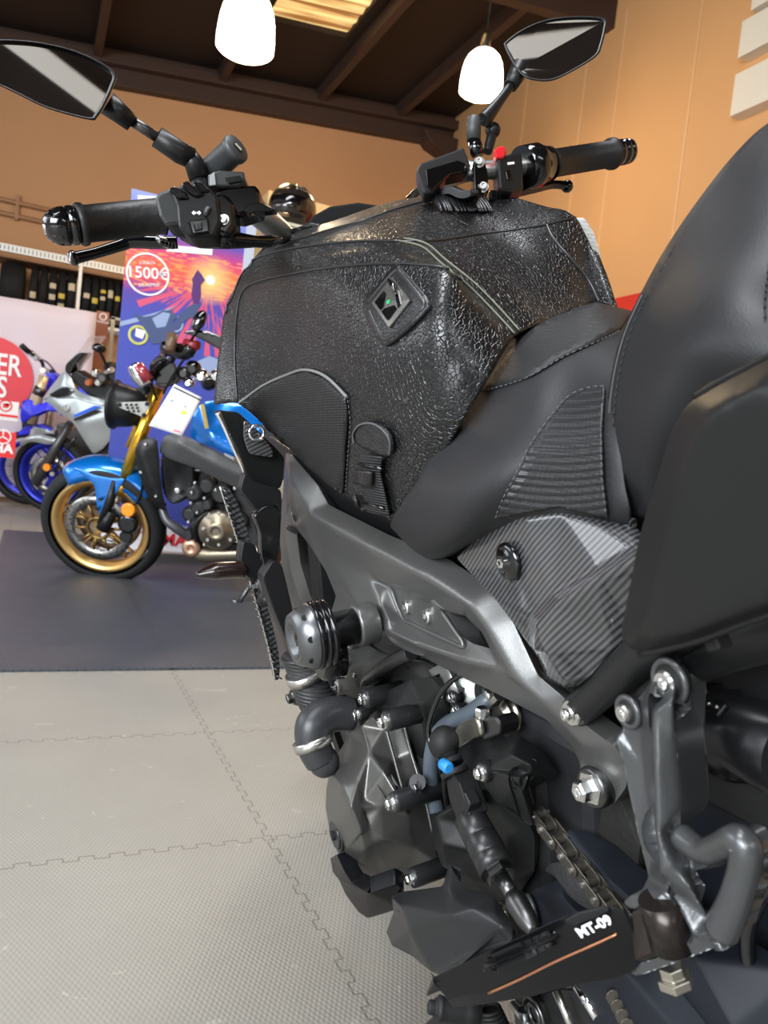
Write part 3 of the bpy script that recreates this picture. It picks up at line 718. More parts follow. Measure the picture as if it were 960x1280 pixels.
cre = [fb, fc, [(464, 780, .176), (486, 790, .176), (521, 806, .168), (579, 825, .161), (625, 838, .155), (683, 880, .149), (728, 930, .138)],
       [(402, 680, .164), (431, 732, .168), (450, 764, .172), (464, 780, .176)], [(462, 724, .163), (474, 750, .168), (486, 777, .172)],
       [(486, 732, .152), (503, 772, .152), (540, 792, .152), (581, 808, .152), (590, 804, .150)], [(486, 732, .152), (520, 748, .152), (550, 762, .152), (561, 766, .15)],
       [(362, 598, .166), (356, 660, .162), (362, 712, .162), (380, 765, .162)], [(370, 650, .155), (361, 632, .160)]]
fo = build_sheet(sheet(outl, cre, [OPEN, SLOT], soft=7, grain=.0035), 'frame', frame_m, bike, .022, .0035, seg=3, angle=12, label='satin grey cast aluminium frame spar')
# recess rim, counterbores and their bolts
mb = MB(); mb.tube([V3(t) for t in [(487, 731, .154), (502, 771, .154), (515, 780, .154), (540, 792, .154), (560, 801, .154), (580, 808, .154), (566, 785, .154), (551, 763, .154)]], .0022, 8, sub=3)
mb.build('frame_rib', frame_m, fo)
for (x, y, r) in ((512, 758, .0125), (538, 769, .0115)):
    c = V3((x, y, .150)); e = MB(); e.torus(c, BK.l, r, .0022, 28, 8); e.build('counterbore_rim', frame_m, fo)
    e = MB(); e.lathe(c, c + BK.l * .001, [(0, r), (1, r)], 24); e.build('counterbore', mat('deep_recess', (.01, .01, .01), .7) if 'deep_recess' not in MATS else MATS['deep_recess'], fo)
    e = MB(); e.lathe(c, c + BK.l * .007, [(0, .0075), (.8, .0075), (1, .0062), (1, .0035), (.5, .003)], 16, False); e.build('frame_bolt', zinc, fo)
# inner web of the front leg
mb = sheet([(378, 672, .13), (392, 700, .13), (408, 740, .13), (414, 780, .13), (392, 778, .13), (384, 740, .13), (379, 700, .13)], [[(384, 680, .136), (396, 730, .136), (402, 778, .136)]])
build_sheet(mb, 'frame_inner_web', frame_m, bike, .006, .002)
# right-hand spar and the dark mass between the spars
mb = MB(); R = [(1.12, -.15, .80), (1.0, -.155, .74), (.85, -.15, .70), (.72, -.15, .64), (.60, -.14, .56), (.57, -.12, .45)]
mb.tube([BK.w(*q) for q in R], .028, 12, sub=5); mb.build('frame_right_spar', frame_m, bike)
dark = mat('engine_dull_black', (.010, .010, .011), .55, .2, bump=('noise', 60, .5))  # near-black finish of airbox, battery box, radiator and sump
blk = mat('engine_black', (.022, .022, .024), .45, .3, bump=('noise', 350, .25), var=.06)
eng_g = mat('engine_grey_alloy', (.16, .155, .145), .45, .7, bump=('noise', 300, .3), var=.08)
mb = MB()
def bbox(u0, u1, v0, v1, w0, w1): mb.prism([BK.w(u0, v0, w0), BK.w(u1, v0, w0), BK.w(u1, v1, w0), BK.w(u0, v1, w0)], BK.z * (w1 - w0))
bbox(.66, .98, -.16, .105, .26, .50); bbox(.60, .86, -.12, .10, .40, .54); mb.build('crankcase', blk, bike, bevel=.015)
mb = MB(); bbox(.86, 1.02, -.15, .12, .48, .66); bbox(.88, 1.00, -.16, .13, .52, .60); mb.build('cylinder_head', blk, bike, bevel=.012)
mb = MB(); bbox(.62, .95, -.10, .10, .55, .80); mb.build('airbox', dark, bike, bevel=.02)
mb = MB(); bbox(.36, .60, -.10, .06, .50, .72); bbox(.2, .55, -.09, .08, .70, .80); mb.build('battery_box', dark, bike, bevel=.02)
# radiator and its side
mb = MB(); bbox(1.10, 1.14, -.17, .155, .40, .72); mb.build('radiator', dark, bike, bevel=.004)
# steering stem / front fork legs behind the tank
fork_g = mat('fork_gold_tubes', (.45, .28, .06), .25, .9)
for s in (-1, 1):
    mb = MB(); a = BK.w(1.10, s * .10, .98); b = BK.w(1.40, s * .10, .36); mb.tube([a, a.lerp(b, .55)], .026, 20); mb.tube([a.lerp(b, .5), b], .021, 20); mb.build('fork_leg', black_pl if s > 0 else black_pl, bike)
# front wheel
def wheel(parent, c, axis, R, width, rimc, name='front_wheel', spokes=5, disc=True, rim_r=.72, both=True, spokew=.020):
    axis = Vector(axis).normalized(); x = axis.orthogonal().normalized(); y = axis.cross(x); c = Vector(c)
    we = MB(); rows = []
    n = 72; prof = []
    for j in range(17):
        t = -PI * .62 + 2 * PI * .62 * j / 16; prof.append((math.sin(t) * width / 2, R - R * .13 + math.cos(t) * R * .13 * (1 if abs(t) < 2 else 1)))
    rr = [[c + (x * math.cos(2 * PI * i / n) + y * math.sin(2 * PI * i / n)) * pr + axis * po for (po, pr) in prof] for i in range(n + 1)]
    we.grid(rr); tyre = we.build('tyre', tyre_m, parent)
    rm = MB(); ri = R * rim_r; pr = [(-width * .40, ri * 1.03), (-width * .42, ri * .97), (-width * .30, ri * .93), (-width * .2, ri * .86), (width * .2, ri * .86), (width * .30, ri * .93), (width * .42, ri * .97), (width * .40, ri * 1.03)]
    rm.grid([[c + (x * math.cos(2 * PI * i / n) + y * math.sin(2 * PI * i / n)) * b + axis * a for a, b in pr] for i in range(n + 1)]); rim = rm.build('wheel_rim', rimc, parent, solid=.004)
    hb = MB(); hb.cyl(c - axis * .045, c + axis * .045, .035, n=24); hb.build('wheel_hub', rimc, parent)
    for k in range(spokes):
        a0 = 2 * PI * k / spokes + .3
        for sg in ((-.12, .12) if spokes <= 6 else (0,)):
            d1 = x * math.cos(a0) + y * math.sin(a0); d2 = x * math.cos(a0 + sg) + y * math.sin(a0 + sg)
            sp_ = MB(); sp_.tube([c + d1 * .03, c + d2 * ri * .88], [spokew * .75, spokew * .55], 8, flat=(axis, .55)); sp_.build('wheel_spoke', rimc, parent)
    return x, y
whl = empty('front_wheel', BK.w(1.42, -.06, .0), None, None); whl.parent = bike; whl.location = BK.w(1.42, -.07, .3) - base(bike)
wheel(whl, BK.w(1.42, -.07, .30), BK.l, .30, .12, mat('black_rim', (.02, .02, .02), .35, .3))
# ---- crash pad on the frame
U0 = .86
def latbar(u, pa, pb): return BK.U(pa[0], pa[1], u), BK.U(pb[0], pb[1], u)
a, b = latbar(.86, (446, 782), (366, 800)); ax = (b - a).normalized(); L = (b - a).length
grey_ano = mat('grey_anodised', (.15, .155, .16), .32, .85); blk_ano = mat('black_anodised', (.014, .014, .015), .18, .6, coat=.3)
mb = MB(); mb.lathe(a - ax * .02, a + ax * .003, [(0, .023), (.9, .023), (1, .021)], 32); mb.build('slider_boss', frame_m, bike, bevel=.001)
sl = MB(); sl.lathe(a, b, [(0, .0195), (.42, .0195), (.43, .030), (.47, .036), (.52, .0365), (.53, .0335), (.56, .0335), (.57, .0365), (.61, .0365), (.62, .0335), (.65, .0335), (.66, .0365), (.72, .0365), (.73, .034)], 40); slo = sl.build('crash_pad', blk_ano, bike, label='black ribbed body of the crash pad')
sl = MB(); sl.lathe(a.lerp(b, .72), b, [(0, .0355), (.12, .0355), (1, .0265), (1, .018), (.6, .017), (.6, .001)], 40); cp = sl.build('crash_pad_cap', grey_ano, slo, label='grey anodised cap with a ring of holes')
xx = ax.orthogonal().normalized(); yy = ax.cross(xx); hole = mat('hole_black', (.003, .003, .003), .8)
for k in range(8):
    d = xx * math.cos(k * PI / 4 + .2) + yy * math.sin(k * PI / 4 + .2); c = a.lerp(b, .86) + d * .0315
    mb = MB(); mb.lathe(c - d * .003, c + d * .0006, [(0, .0032), (1, .0034)], 12); mb.build('cap_hole', hole, cp)
mb = MB(); c = b - ax * .012; mb.lathe(c, c + ax * .008, [(0, .0085), (1, .0085), (1, .005), (.4, .004)], 6, False); mb.build('crash_pad_bolt', dark_st, slo)
a2, b2 = latbar(.87, (425, 818), (398, 822)); mb = MB(); mb.lathe(a2, b2, [(0, .026), (.85, .026), (1, .022)], 24); mb.build('slider_plate', blk_ano, slo)
# ---- hoses and front engine bits
hose = mat('ribbed_rubber_hose', (.022, .022, .023), .5, bump=('ribs', 70, .8)); hose2 = mat('smooth_hose', (.03, .031, .034), .38)
mb = MB(); mb.tube([BK.U(372, 815, 1.0), BK.U(383, 842, 1.0), BK.U(392, 868, .99), BK.U(408, 898, .98)], [.022, .0225, .023, .023], 20, sub=6); mb.build('radiator_hose', hose, bike)
p = BK.U(380, 838, .995); q = BK.U(384, 848, .995); mb = MB(); mb.lathe(p, q, [(0, .0245), (0, .0255), (1, .0255), (1, .0245)], 28); mb.build('hose_clamp', steel, bike, label='bright steel hose clamp')
mb = MB(); mb.tube([BK.U(440, 893, .96), BK.U(412, 893, .96), BK.U(393, 906, .955), BK.U(392, 930, .95), BK.U(402, 952, .945)], [.020, .022, .023, .021, .019], 20, sub=7); mb.build('radiator_hose', hose2, bike)
c0, c1 = BK.U(390, 922, .953), BK.U(394, 933, .950); mb = MB(); mb.lathe(c0, c1, [(0, .0235), (0, .025), (1, .0245), (1, .023)], 28); mb.build('hose_clamp', steel, bike)
mb = MB(); mb.ball(BK.U(405, 952, .945), .019, 16, (1, 1, 1)); mb.build('water_inlet', hose2, bike)
a, b = BK.U(377, 868, 1.03), BK.U(366, 872, 1.03); mb = MB(); mb.lathe(b, a, [(0, .010), (.3, .013), (1, .013)], 12); mb.bolt(b, (b - a), .007); mb.build('engine_bolt', dark_st, bike)
def vbolt(x, y, v, r=.006, m=None, L=.03, br=None, name='cover_bolt', parent=None, body=None):
    """socket bolt on its boss, pointing out of the engine's left side"""
    c = BK.V(x, y, v); mb = MB()
    br = br or r * 1.7
    mb.lathe(c - BK.l * L, c, [(0, br), (.93, br), (1, br * .93)], 20); bo = mb.build('bolt_boss', body or cast_m, parent or bike)
    mb = MB(); mb.bolt(c, BK.l, r, r * .9); mb.build(name, m or zinc, bo)
    return bo
# cylinder block castings behind the hoses
def vsheet(name, outl, cre=(), m=None, thick=.012, bevel=.0022, **k): return build_sheet(sheet(outl, cre, soft=k.pop('soft', 3), grain=k.pop('grain', .003)), name, m or cast_m, k.pop('parent', bike), thick, bevel, **k)
vsheet('cylinder_block', [(398, 796, .14), (452, 800, .135), (470, 812, .13), (530, 826, .12), (560, 845, .12), (545, 870, .12), (430, 880, .125), (415, 862, .13), (400, 835, .135)],
       [[(452, 800, .135), (456, 830, .14), (450, 870, .135)], [(430, 806, .145), (436, 835, .15), (430, 878, .14)], [(436, 835, .15), (456, 830, .14), (500, 820, .13)]], eng_g and mat('engine_dark_grey', (.06, .06, .058), .42, .6, bump=('noise', 300, .3)))
for (x, y, v, r) in ((436, 803, .15, .0055), (431, 826, .152, .0055), (404, 846, .14, .006), (418, 858, .145, .009), (446, 842, .14, .005), (408, 838, .14, .004)):
    vbolt(x, y, v, r, L=.03, body=eng_g)
mb = MB(); mb.lathe(BK.V(416, 842, .12), BK.V(422, 880, .12), [(0, .012), (1, .014)], 14); mb.build('sensor_body', eng_g, bike)
mb = MB(); mb.tube([BK.V(458, 862, .14), BK.V(460, 850, .145), BK.V(475, 838, .15), BK.V(495, 825, .15), BK.V(514, 816, .145)], .0085, 12, sub=6); mb.build('wiring_loom', mat('taped_loom', (.018, .018, .018), .3, bump=('noise', 200, 1)), bike, label='black taped cable running up under the frame')
mb = MB(); mb.tube([BK.V(480, 835, .15), BK.V(483, 828, .152)], .0095, 12); mb.build('loom_tie', white_p, bike) if False else None
# ---- water pump / small covers beside the hose
vsheet('water_pump_cover', [(420, 868, .165), (440, 860, .165), (468, 856, .16), (475, 880, .15), (460, 900, .15), (452, 915, .155), (436, 918, .155), (432, 900, .165), (422, 888, .168)],
       [[(440, 860, .165), (446, 884, .172), (452, 915, .155)], [(422, 888, .168), (446, 884, .172), (475, 880, .15)]], cover_pl, .02, .003)
for (x, y, v) in ((424, 879, .176), (447, 894, .176), (413, 899, .172), (406, 902, .168), (456, 871, .172)): vbolt(x, y, v, .0055, L=.035, body=black_pl)
# ---- stator (generator) cover
st_pts = dict(
 A=(412, 962, .205), B=(437, 916, .185), C=(452, 907, .180), D=(462, 941, .186), E=(437, 951, .200), F=(496, 992, .176), G=(480, 912, .160), H=(502, 987, .158), I=(504, 910, .140), J=(524, 967, .136), K=(532, 1005, .130))
P_ = st_pts
outline = [(408, 985, .215), P_['A'], P_['B'], P_['C'], (466, 896, .170), P_['G'], P_['I'], (512, 930, .132), P_['J'], P_['K'], (540, 1035, .125), (547, 1080, .122), (530, 1092, .125), (505, 1098, .14), (488, 1103, .150), (470, 1107, .160), (452, 1104, .178), (437, 1094, .195), (423, 1068, .210), (412, 1038, .218), (407, 1010, .218)]
cre = [[P_['B'], P_['E'], P_['A']], [P_['E'], P_['D'], P_['C']], [P_['D'], (480, 965, .182), P_['F']], [P_['G'], (491, 950, .162), P_['H'], (512, 1020, .156), (520, 1060, .150), (522, 1092, .13)], [P_['I'], (514, 940, .142), P_['J']],
       [(415, 965, .215), (428, 985, .222), (438, 1010, .224), (450, 1040, .218), (456, 1065, .208), (458, 1100, .182)], [P_['E'], (447, 978, .208), (452, 1008, .210), (463, 1037, .204), (468, 1055, .200), (476, 1104, .165)],
       [P_['D'], (455, 1000, .204), (452, 1008, .210)], [(463, 1037, .204), (450, 1046, .214), (433, 1062, .214)], [(463, 1037, .204), (479, 1050, .192), (488, 1096, .160)],
       [(456, 1017, .206), (475, 1009, .190), P_['F']], [P_['F'], P_['H']], [(479, 1050, .192), (512, 1040, .158)]]
stc = vsheet('stator_cover', outline, cre, mat('satin_bronze_black', (.11, .108, .10), .34, .65, var=.05, bump=('noise', 500, .15)), .015, .003, angle=10, seg=3, label='satin dark generator cover')
hc = BK.V(421, 1043, .216)
mb = MB(); mb.lathe(BK.w(.885, .09, .395), BK.w(.885, .15, .395), [(0, .062), (.5, .06), (.7, .045), (.8, .02)], 40); mb.build('stator_core', cast_m, bike)
mb = MB(); mb.torus(hc, BK.l, .019, .002, 32, 8); mb.lathe(hc, hc + BK.l * .004, [(0, .017), (1, .016)], 24); mb.build('timing_plug', cast_m, stc)
mb = MB(); mb.lathe(hc + BK.l * .004, hc + BK.l * .007, [(0, .006), (1, .006)], 6, False); mb.build('plug_socket', hole, stc)
for (x, y, v, L, r) in ((490, 1004, .190, .075, .0065), (514, 1098, .165, .06, .0062), (481, 902, .185, .06, .0062), (455, 874, .178, .05, .0055)): vbolt(x, y, v, r, L=L, br=.0115, body=cast_m)
mb = MB(); mb.lathe(BK.V(519, 985, .14), BK.V(522, 978, .165), [(0, .010), (1, .009)], 10); mb.bolt(BK.V(523, 984, .165), BK.l, .005); mb.build('cover_bolt', dark_st, bike)
for pts in ([(481, 905), (492, 945), (504, 990)], [(505, 905), (513, 938), (523, 970), (533, 1005), (541, 1040)]):
    mb = MB(); mb.tube([BK.V(x, y, .163 if pts[0][0] == 481 else .142) for x, y in pts], .0022, 8, sub=4); mb.build('cover_rib', stc.data.materials[0], stc)
# upper crankcase lid, black, with bolts
vsheet('crankcase_lid', [(466, 878, .155), (480, 866, .152), (512, 850, .145), (538, 846, .14), (552, 862, .132), (560, 890, .125), (556, 915, .12), (548, 960, .118), (545, 1000, .115), (530, 1000, .125), (522, 960, .13), (508, 905, .14), (480, 908, .15)],
       [[(480, 866, .152), (495, 885, .16), (508, 905, .14)], [(495, 885, .16), (530, 878, .146), (560, 890, .125)], [(512, 850, .145), (524, 880, .15), (534, 930, .138), (548, 960, .118)]], cover_pl, .015, .003, angle=14)
# pale sprocket-side metal ring and flywheel housing behind the arc of cable
c = BK.V(585, 868, .085); mb = MB(); mb.lathe(c - BK.l * .01, c + BK.l * .028, [(0, .050), (.5, .050), (.6, .045), (1, .042)], 40); mb.build('clutch_housing', mat('pale_green_grey_alloy', (.34, .37, .34), .35, .75), bike, label='pale alloy round housing')
vsheet('lid_strip', [(535, 838, .12), (550, 830, .12), (560, 836, .122), (572, 862, .12), (578, 888, .115), (568, 892, .115), (556, 866, .12)], [[(550, 830, .12), (562, 858, .125), (574, 890, .116)]], mat('cast_aluminium', (.45, .46, .44), .38, .8), .008, .0015)
for (x, y) in ((565, 872), (570, 888)): vbolt(x, y, .124, .0045, L=.01)
# grey-blue breather hose, thin arc cable with blue clip
gb = mat('grey_blue_hose', (.075, .095, .115), .38)
mb = MB(); mb.tube([BK.V(618, 868, .11), BK.V(606, 878, .12), (BK.V(585, 893, .128)), BK.V(560, 905, .135), BK.V(545, 922, .14), BK.V(539, 950, .142), BK.V(540, 985, .14), BK.V(548, 1020, .135)], .0085, 16, sub=7); mb.build('breather_hose', gb, bike, label='smooth grey-blue breather hose')
p = BK.V(612, 872, .116); q = BK.V(618, 867, .112); mb = MB(); mb.lathe(p, q, [(0, .0095), (0, .0105), (1, .0105), (1, .0095)], 20); mb.build('hose_clamp', steel, bike)
mb = MB(); mb.tube([BK.V(590, 842, .14), BK.V(572, 846, .148), BK.V(553, 864, .155), BK.V(541, 890, .16), BK.V(536, 915, .162), BK.V(541, 938, .164), BK.V(556, 956, .166)], .0028, 10, sub=8); mb.build('thin_cable', black_gl, bike, label='thin glossy black cable in an arc')
mb = MB(); mb.lathe(BK.V(553, 954, .168), BK.V(562, 961, .168), [(0, .004), (.1, .006), (.9, .006), (1, .004)], 12); mb.build('cable_clip', mat('blue_clip', (.02, .22, .55), .35), bike, label='small bright blue cable clip')
mb = MB(); mb.tube([BK.V(557, 962, .155), BK.V(556, 985, .15), BK.V(560, 1012, .14)], .0032, 8, sub=4); mb.tube([BK.V(566, 968, .155), BK.V(571, 990, .15), BK.V(568, 1008, .14)], .0026, 8, sub=4); mb.build('sensor_wires', black_pl, bike)
# ---- shift linkage
bronze = mat('plated_steel', (.50, .47, .40), .3, .95)
a = BK.V(639, 893, .10); mb = MB(); mb.lathe(a, a + BK.l * .014, [(0, .019), (.25, .019), (.3, .016), (.55, .016), (.6, .0185), (.8, .0185), (.85, .011), (1, .011)], 28); mb.build('shift_shaft', bronze, bike, label='plated shift shaft with washers')
mb = MB(); P = [BK.V(572, 905, .135), BK.V(600, 893, .14), BK.V(607, 897, .14), BK.V(612, 916, .14), BK.V(590, 924, .138), BK.V(570, 938, .135), BK.V(562, 928, .135)]; mb.prism(P, BK.l * -.006); mb.build('shift_arm', bronze, bike, bevel=.0015)
mb = MB(); mb.tube([BK.V(596, 897, .145), BK.V(600, 905, .147), BK.V(603, 918, .145)], .003, 8, sub=3); mb.build('shift_arm_rib', bronze, bike)
mb = MB(); P = [BK.V(597, 900, .145), BK.V(619, 896, .14), BK.V(625, 905, .138), BK.V(624, 918, .138), BK.V(604, 927, .142), BK.V(600, 918, .145)]; mb.prism(P, BK.l * -.022); mb.build('shift_clamp', dark_st, bike, bevel=.002)
c = BK.V(603, 893, .14); mb = MB(); mb.lathe(c - BK.z * .004, c + BK.z * .007, [(0, .0068), (.8, .0068), (1, .0055)], 6, False); mb.build('clamp_bolt', zinc, bike)
c = BK.V(620, 872, .115); mb = MB(); mb.lathe(BK.V(616, 878, .12), BK.V(625, 868, .12), [(0, .005), (.4, .005), (.4, .007), (1, .007)], 8, False); mb.build('clamp_bolt', zinc, bike)
c = BK.V(555, 929, .155); mb = MB(); mb.ball(c, .0155, 18, (1, 1, 1.15)); mb.tube([c, BK.V(563, 948, .155)], [.012, .0085], 12); mb.build('ball_joint_boot', black_ru, bike)
# shift rod with the quick-shifter body
A = [BK.V(563, 946, .156), BK.V(568, 962, .157), BK.V(571, 972, .158)]
mb = MB(); mb.lathe(BK.V(562, 950, .158), BK.V(565, 957, .158), [(0, .0125), (1, .0125)], 16); mb.lathe(BK.V(567, 962, .158), BK.V(570, 970, .158), [(0, .0135), (.2, .0145), (.8, .0145), (1, .0135)], 20); mb.build('rod_collar', black_ru, bike)
s0, s1 = BK.V(570, 968, .158), BK.V(588, 1025, .162)
mb = MB(); d = (s1 - s0); dn = d.normalized(); sx = dn.cross(BK.l).normalized(); mb.prism([s0 + sx * .010 + BK.l * .008, s0 - sx * .008 + BK.l * .008, s0 + d * .28 - sx * .017 + BK.l * .008, s1 - sx * .017 + BK.l * .008, s1 + sx * .013 + BK.l * .008, s0 + d * .35 + sx * .017 + BK.l * .008], BK.l * -.022); mb.build('quickshifter_body', cover_pl, bike, bevel=.002)
mb = MB(); mb.prism([s0 + d * .5 - sx * .019 + BK.l * .006, s0 + d * .8 - sx * .023 + BK.l * .006, s0 + d * .98 - sx * .012 + BK.l * .010, s0 + d * .85 - sx * .004 + BK.l * .011], BK.l * -.012); mb.build('quickshifter_clip', black_pl, bike, bevel=.001)
s2 = BK.V(622, 1088, .165); mb = MB(); mb.lathe(s1 - dn * .004, s2, [(0, .0135), (.03, .0155), (.4, .0160), (.42, .0150), (.45, .0162), (.72, .0165), (.74, .0155), (.77, .0165), (1, .0165)], 28); mb.build('quickshifter_barrel', mat('satin_black_barrel', (.012, .012, .012), .35, .1), bike)
s3 = BK.V(628, 1098, .166); mb = MB(); mb.lathe(s2, s3, [(0, .013), (1, .013)], 6, False); mb.build('lock_nut', dark_st, bike)
s4 = BK.V(640, 1118, .168); mb = MB(); mb.tube([s3, s4], .0065, 12); mb.build('shift_rod', dark_st, bike)
s5 = BK.V(668, 1165, .172); mb = MB(); mb.tube([s4, s4.lerp(s5, .2), s4.lerp(s5, .7), s5], [.006, .010, .009, .005], 12, sub=4); mb.tube([BK.V(632, 1100, .166), BK.V(650, 1150, .168), BK.V(663, 1168, .17)], .0022, 8, sub=3); mb.build('shift_rod_end', dark_st, bike)
mb = MB(); c = BK.V(632, 1138, .15); mb.lathe(c, c + BK.l * .01, [(0, .009), (.6, .009), (1, .006)], 16); mb.build('cover_bolt', bronze, bike)
# ---- front sprocket cover
vsheet('sprocket_cover', [(586, 958, .135), (608, 934, .140), (648, 918, .128), (678, 938, .118), (698, 968, .112), (668, 985, .125), (673, 1030, .130), (660, 1032, .140), (640, 1010, .146), (622, 1005, .15), (607, 985, .152), (600, 970, .15)],
       [[(608, 962, .158), (648, 972, .160), (666, 1032, .138)], [(608, 962, .158), (625, 940, .146), (648, 918, .128)], [(640, 944, .150), (663, 956, .146), (662, 966, .146), (648, 974, .160)], [(608, 962, .158), (662, 966, .146)], [(663, 956, .146), (678, 938, .118)], [(662, 966, .146), (668, 985, .125)], [(608, 962, .158), (607, 985, .152)]], cover_pl, .012, .0025, angle=8)
vbolt(602, 966, .162, .0055, L=.02, body=black_pl)
vsheet('drive_cover', [(536, 1018, .150), (545, 1016, .156), (565, 1010, .150), (577, 1000, .145), (600, 985, .135), (625, 1005, .135), (662, 1030, .128), (668, 1045, .120), (668, 1090, .115), (640, 1130, .120), (610, 1110, .130), (570, 1092, .140), (552, 1082, .150), (545, 1060, .152)],
       [[(545, 1022, .160), (553, 1055, .160), (556, 1083, .152)], [(545, 1022, .160), (565, 1010, .150)], [(577, 1000, .145), (578, 1030, .140), (592, 1065, .138), (622, 1100, .13)], [(625, 1005, .135), (632, 1050, .134), (640, 1100, .128)]], cover_pl, .014, .003, angle=8)
# ---- guards under the generator cover
vsheet('cover_guard', [(413, 1073, .215), (421, 1068, .222), (430, 1088, .224), (440, 1104, .224), (461, 1117, .216), (495, 1105, .190), (505, 1112, .18), (502, 1135, .175), (460, 1148, .195), (448, 1140, .205), (432, 1118, .215), (424, 1100, .222), (416, 1090, .218)],
       [[(438, 1106, .224), (461, 1117, .216), (462, 1146, .197)], [(413, 1073, .215), (424, 1100, .222), (438, 1106, .224)]], mat('gloss_black_guard', (.004, .004, .005), .35, 0, spec=.22), .018, .0025, angle=10, label='glossy black crash guard under the generator cover')
vsheet('heel_cover', [(489, 1120, .20), (500, 1115, .198), (553, 1108, .175), (556, 1098, .172), (562, 1080, .165), (580, 1110, .165), (618, 1120, .16), (642, 1158, .165), (640, 1175, .17), (600, 1195, .185), (560, 1220, .205), (540, 1215, .205), (515, 1195, .205), (490, 1182, .21), (483, 1165, .205), (492, 1140, .205)],
       [[(491, 1124, .212), (503, 1135, .212), (560, 1145, .198), (628, 1160, .176), (642, 1158, .165)], [(490, 1180, .21), (512, 1163, .212), (600, 1185, .185)], [(556, 1098, .172), (568, 1122, .182), (590, 1135, .184), (618, 1142, .174)], [(503, 1135, .212), (512, 1163, .212)], [(628, 1160, .176), (600, 1190, .18)], [(560, 1080, .165), (562, 1120, .182)]],
       mat('dark_grey_casting', (.03, .031, .033), .33, .5, bump=('noise', 400, .15)), .012, .003, angle=8)
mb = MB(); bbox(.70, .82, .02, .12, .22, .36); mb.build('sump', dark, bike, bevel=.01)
# ---- handlebar, turned to the left on its steering head
def HZ(px): return .880 / (1 - .000531 * (px - 480))
def HB(px, py, o=0): return D(px, py, HZ(px) + o)
alu = mat('satin_aluminium_bar', (.60, .59, .56), .32, .9)
grip_m = mat('grip_rubber', (.008, .0075, .0075), .48, bump=('noise', 120, .8)); sw_m = mat('switch_housing', (.008, .008, .0085), .4, bump=('noise', 500, .15)); sw_g = mat('switch_collar_grey', (.035, .038, .038), .5)
mark = mat('white_marking', (.85, .85, .85), .5)
mb = MB(); mb.tube([HB(225, 262, .02), HB(270, 262, .02), HB(312, 262, .06), HB(336, 278, .12), HB(362, 303, .24), HB(400, 340, .36)], [.011, .011, .0145, .0155, .0165, .0165], 20, sub=6)
hbar = mb.build('handlebar', alu, bike, label='satin aluminium handlebar')
mb = MB(); mb.tube([HB(535, 262, .16), HB(548, 237, .14), HB(562, 224, .09), HB(585, 214, .02), HB(625, 212), HB(670, 206), HB(770, 191)], [.0125, .0125, .0125, .0125, .011, .011, .011], 20, sub=6); mb.build('handlebar', alu, bike, label='right-hand end of the aluminium handlebar')
def lat(a, b, prof, name, m, n=36, **k):
    mb = MB(); mb.lathe(a, b, prof, n); return mb.build(name, m, k.pop('parent', bike), **k)
# left side
g0, g1 = HB(203, 270), HB(97, 281)
gl = lat(g0, g1, [(0, .0185), (.03, .0172), (.9, .0172), (.92, .0195), (.97, .020), (1, .0185)], 'handlebar_grip', grip_m, label='left rubber grip')
d = (g1 - g0).normalized(); e0 = g1; e1 = g1 + d * .030
be = lat(e0, e1, [(0, .0165), (.1, .0180), (.25, .0180), (.27, .0165), (.32, .0165), (.34, .0178), (.5, .0176), (.75, .0155), (1, .009), (1, .006), (.8, .005)], 'bar_end_weight', black_gl, parent=gl, label='gloss black knurled bar end')
xx = d.orthogonal().normalized(); yy = d.cross(xx)
mb = MB()
for k in range(10):
    a = k * PI / 5; q = xx * math.cos(a) + yy * math.sin(a); mb.tube([e0 + d * .017 + q * .0172, e0 + d * .026 + q * .0122], .0011, 6)
mb.build('bar_end_flutes', dark_st, be, kind='stuff')
lat(e1 - d * .002, e1 + d * .001, [(0, .0045), (1, .0045), (1, .002)], 'bar_end_bolt', steel, 12, parent=be)
# left switch block
def hprism(pts, dep, name, m, o=0, bevel=.002, parent=None, **k):
    mb = MB(); mb.prism([HB(x, y, o) for x, y in pts], RT @ Vector((0, 0, dep))); return mb.build(name, m, parent or bike, bevel=bevel, **k)
hprism([(192, 246), (198, 239), (212, 234), (230, 236), (238, 260), (234, 280), (208, 283), (198, 270)], .036, 'switch_collar', sw_g, -.018, .004, label='grey collar of the left switch block')
sb = hprism([(212, 236), (228, 230), (260, 232), (272, 246), (276, 276), (268, 296), (236, 296), (222, 284), (220, 258)], .034, 'switch_housing', sw_m, -.020, .003, label='left switch housing')
for pts in ([(209, 236), (218, 232), (232, 240), (236, 247), (224, 248)], [(226, 229), (234, 225), (246, 238), (256, 242), (246, 246), (236, 240)], [(240, 226), (252, 228), (262, 238), (252, 240)]): hprism(pts, .02, 'switch_button', black_gl, -.024, .0015, parent=sb)
hprism([(235, 275), (260, 272), (262, 290), (240, 293)], .01, 'indicator_switch', black_gl, -.023, .0015, parent=sb); hprism([(243, 278), (252, 277), (253, 286), (245, 288)], .01, 'indicator_slider', sw_g, -.026, .001, parent=sb)
c = HB(262, 266, -.022); lat(c, c + RT @ Vector((-.1, -.05, -.005)) * .04, [(0, .0055), (1, .005)], 'horn_button', sw_g, 16, parent=sb)
cx = RT @ Vector((1, .06, 0)); cy = RT @ Vector((.03, -1, 0))
for x, s in ((242.5, -1), (248.5, 1)):
    o_ = HB(x, 266, -.0212); mb = MB(); mb.prism([o_ + cx * (s * .0024), o_ + cy * .0024, o_ + cy * .001, o_ - cx * (s * .002) + cy * .001, o_ - cx * (s * .002) - cy * .001, o_ - cy * .001, o_ - cy * .0024], RT @ Vector((0, 0, .0004))); mb.build('indicator_arrow', mark, sb)
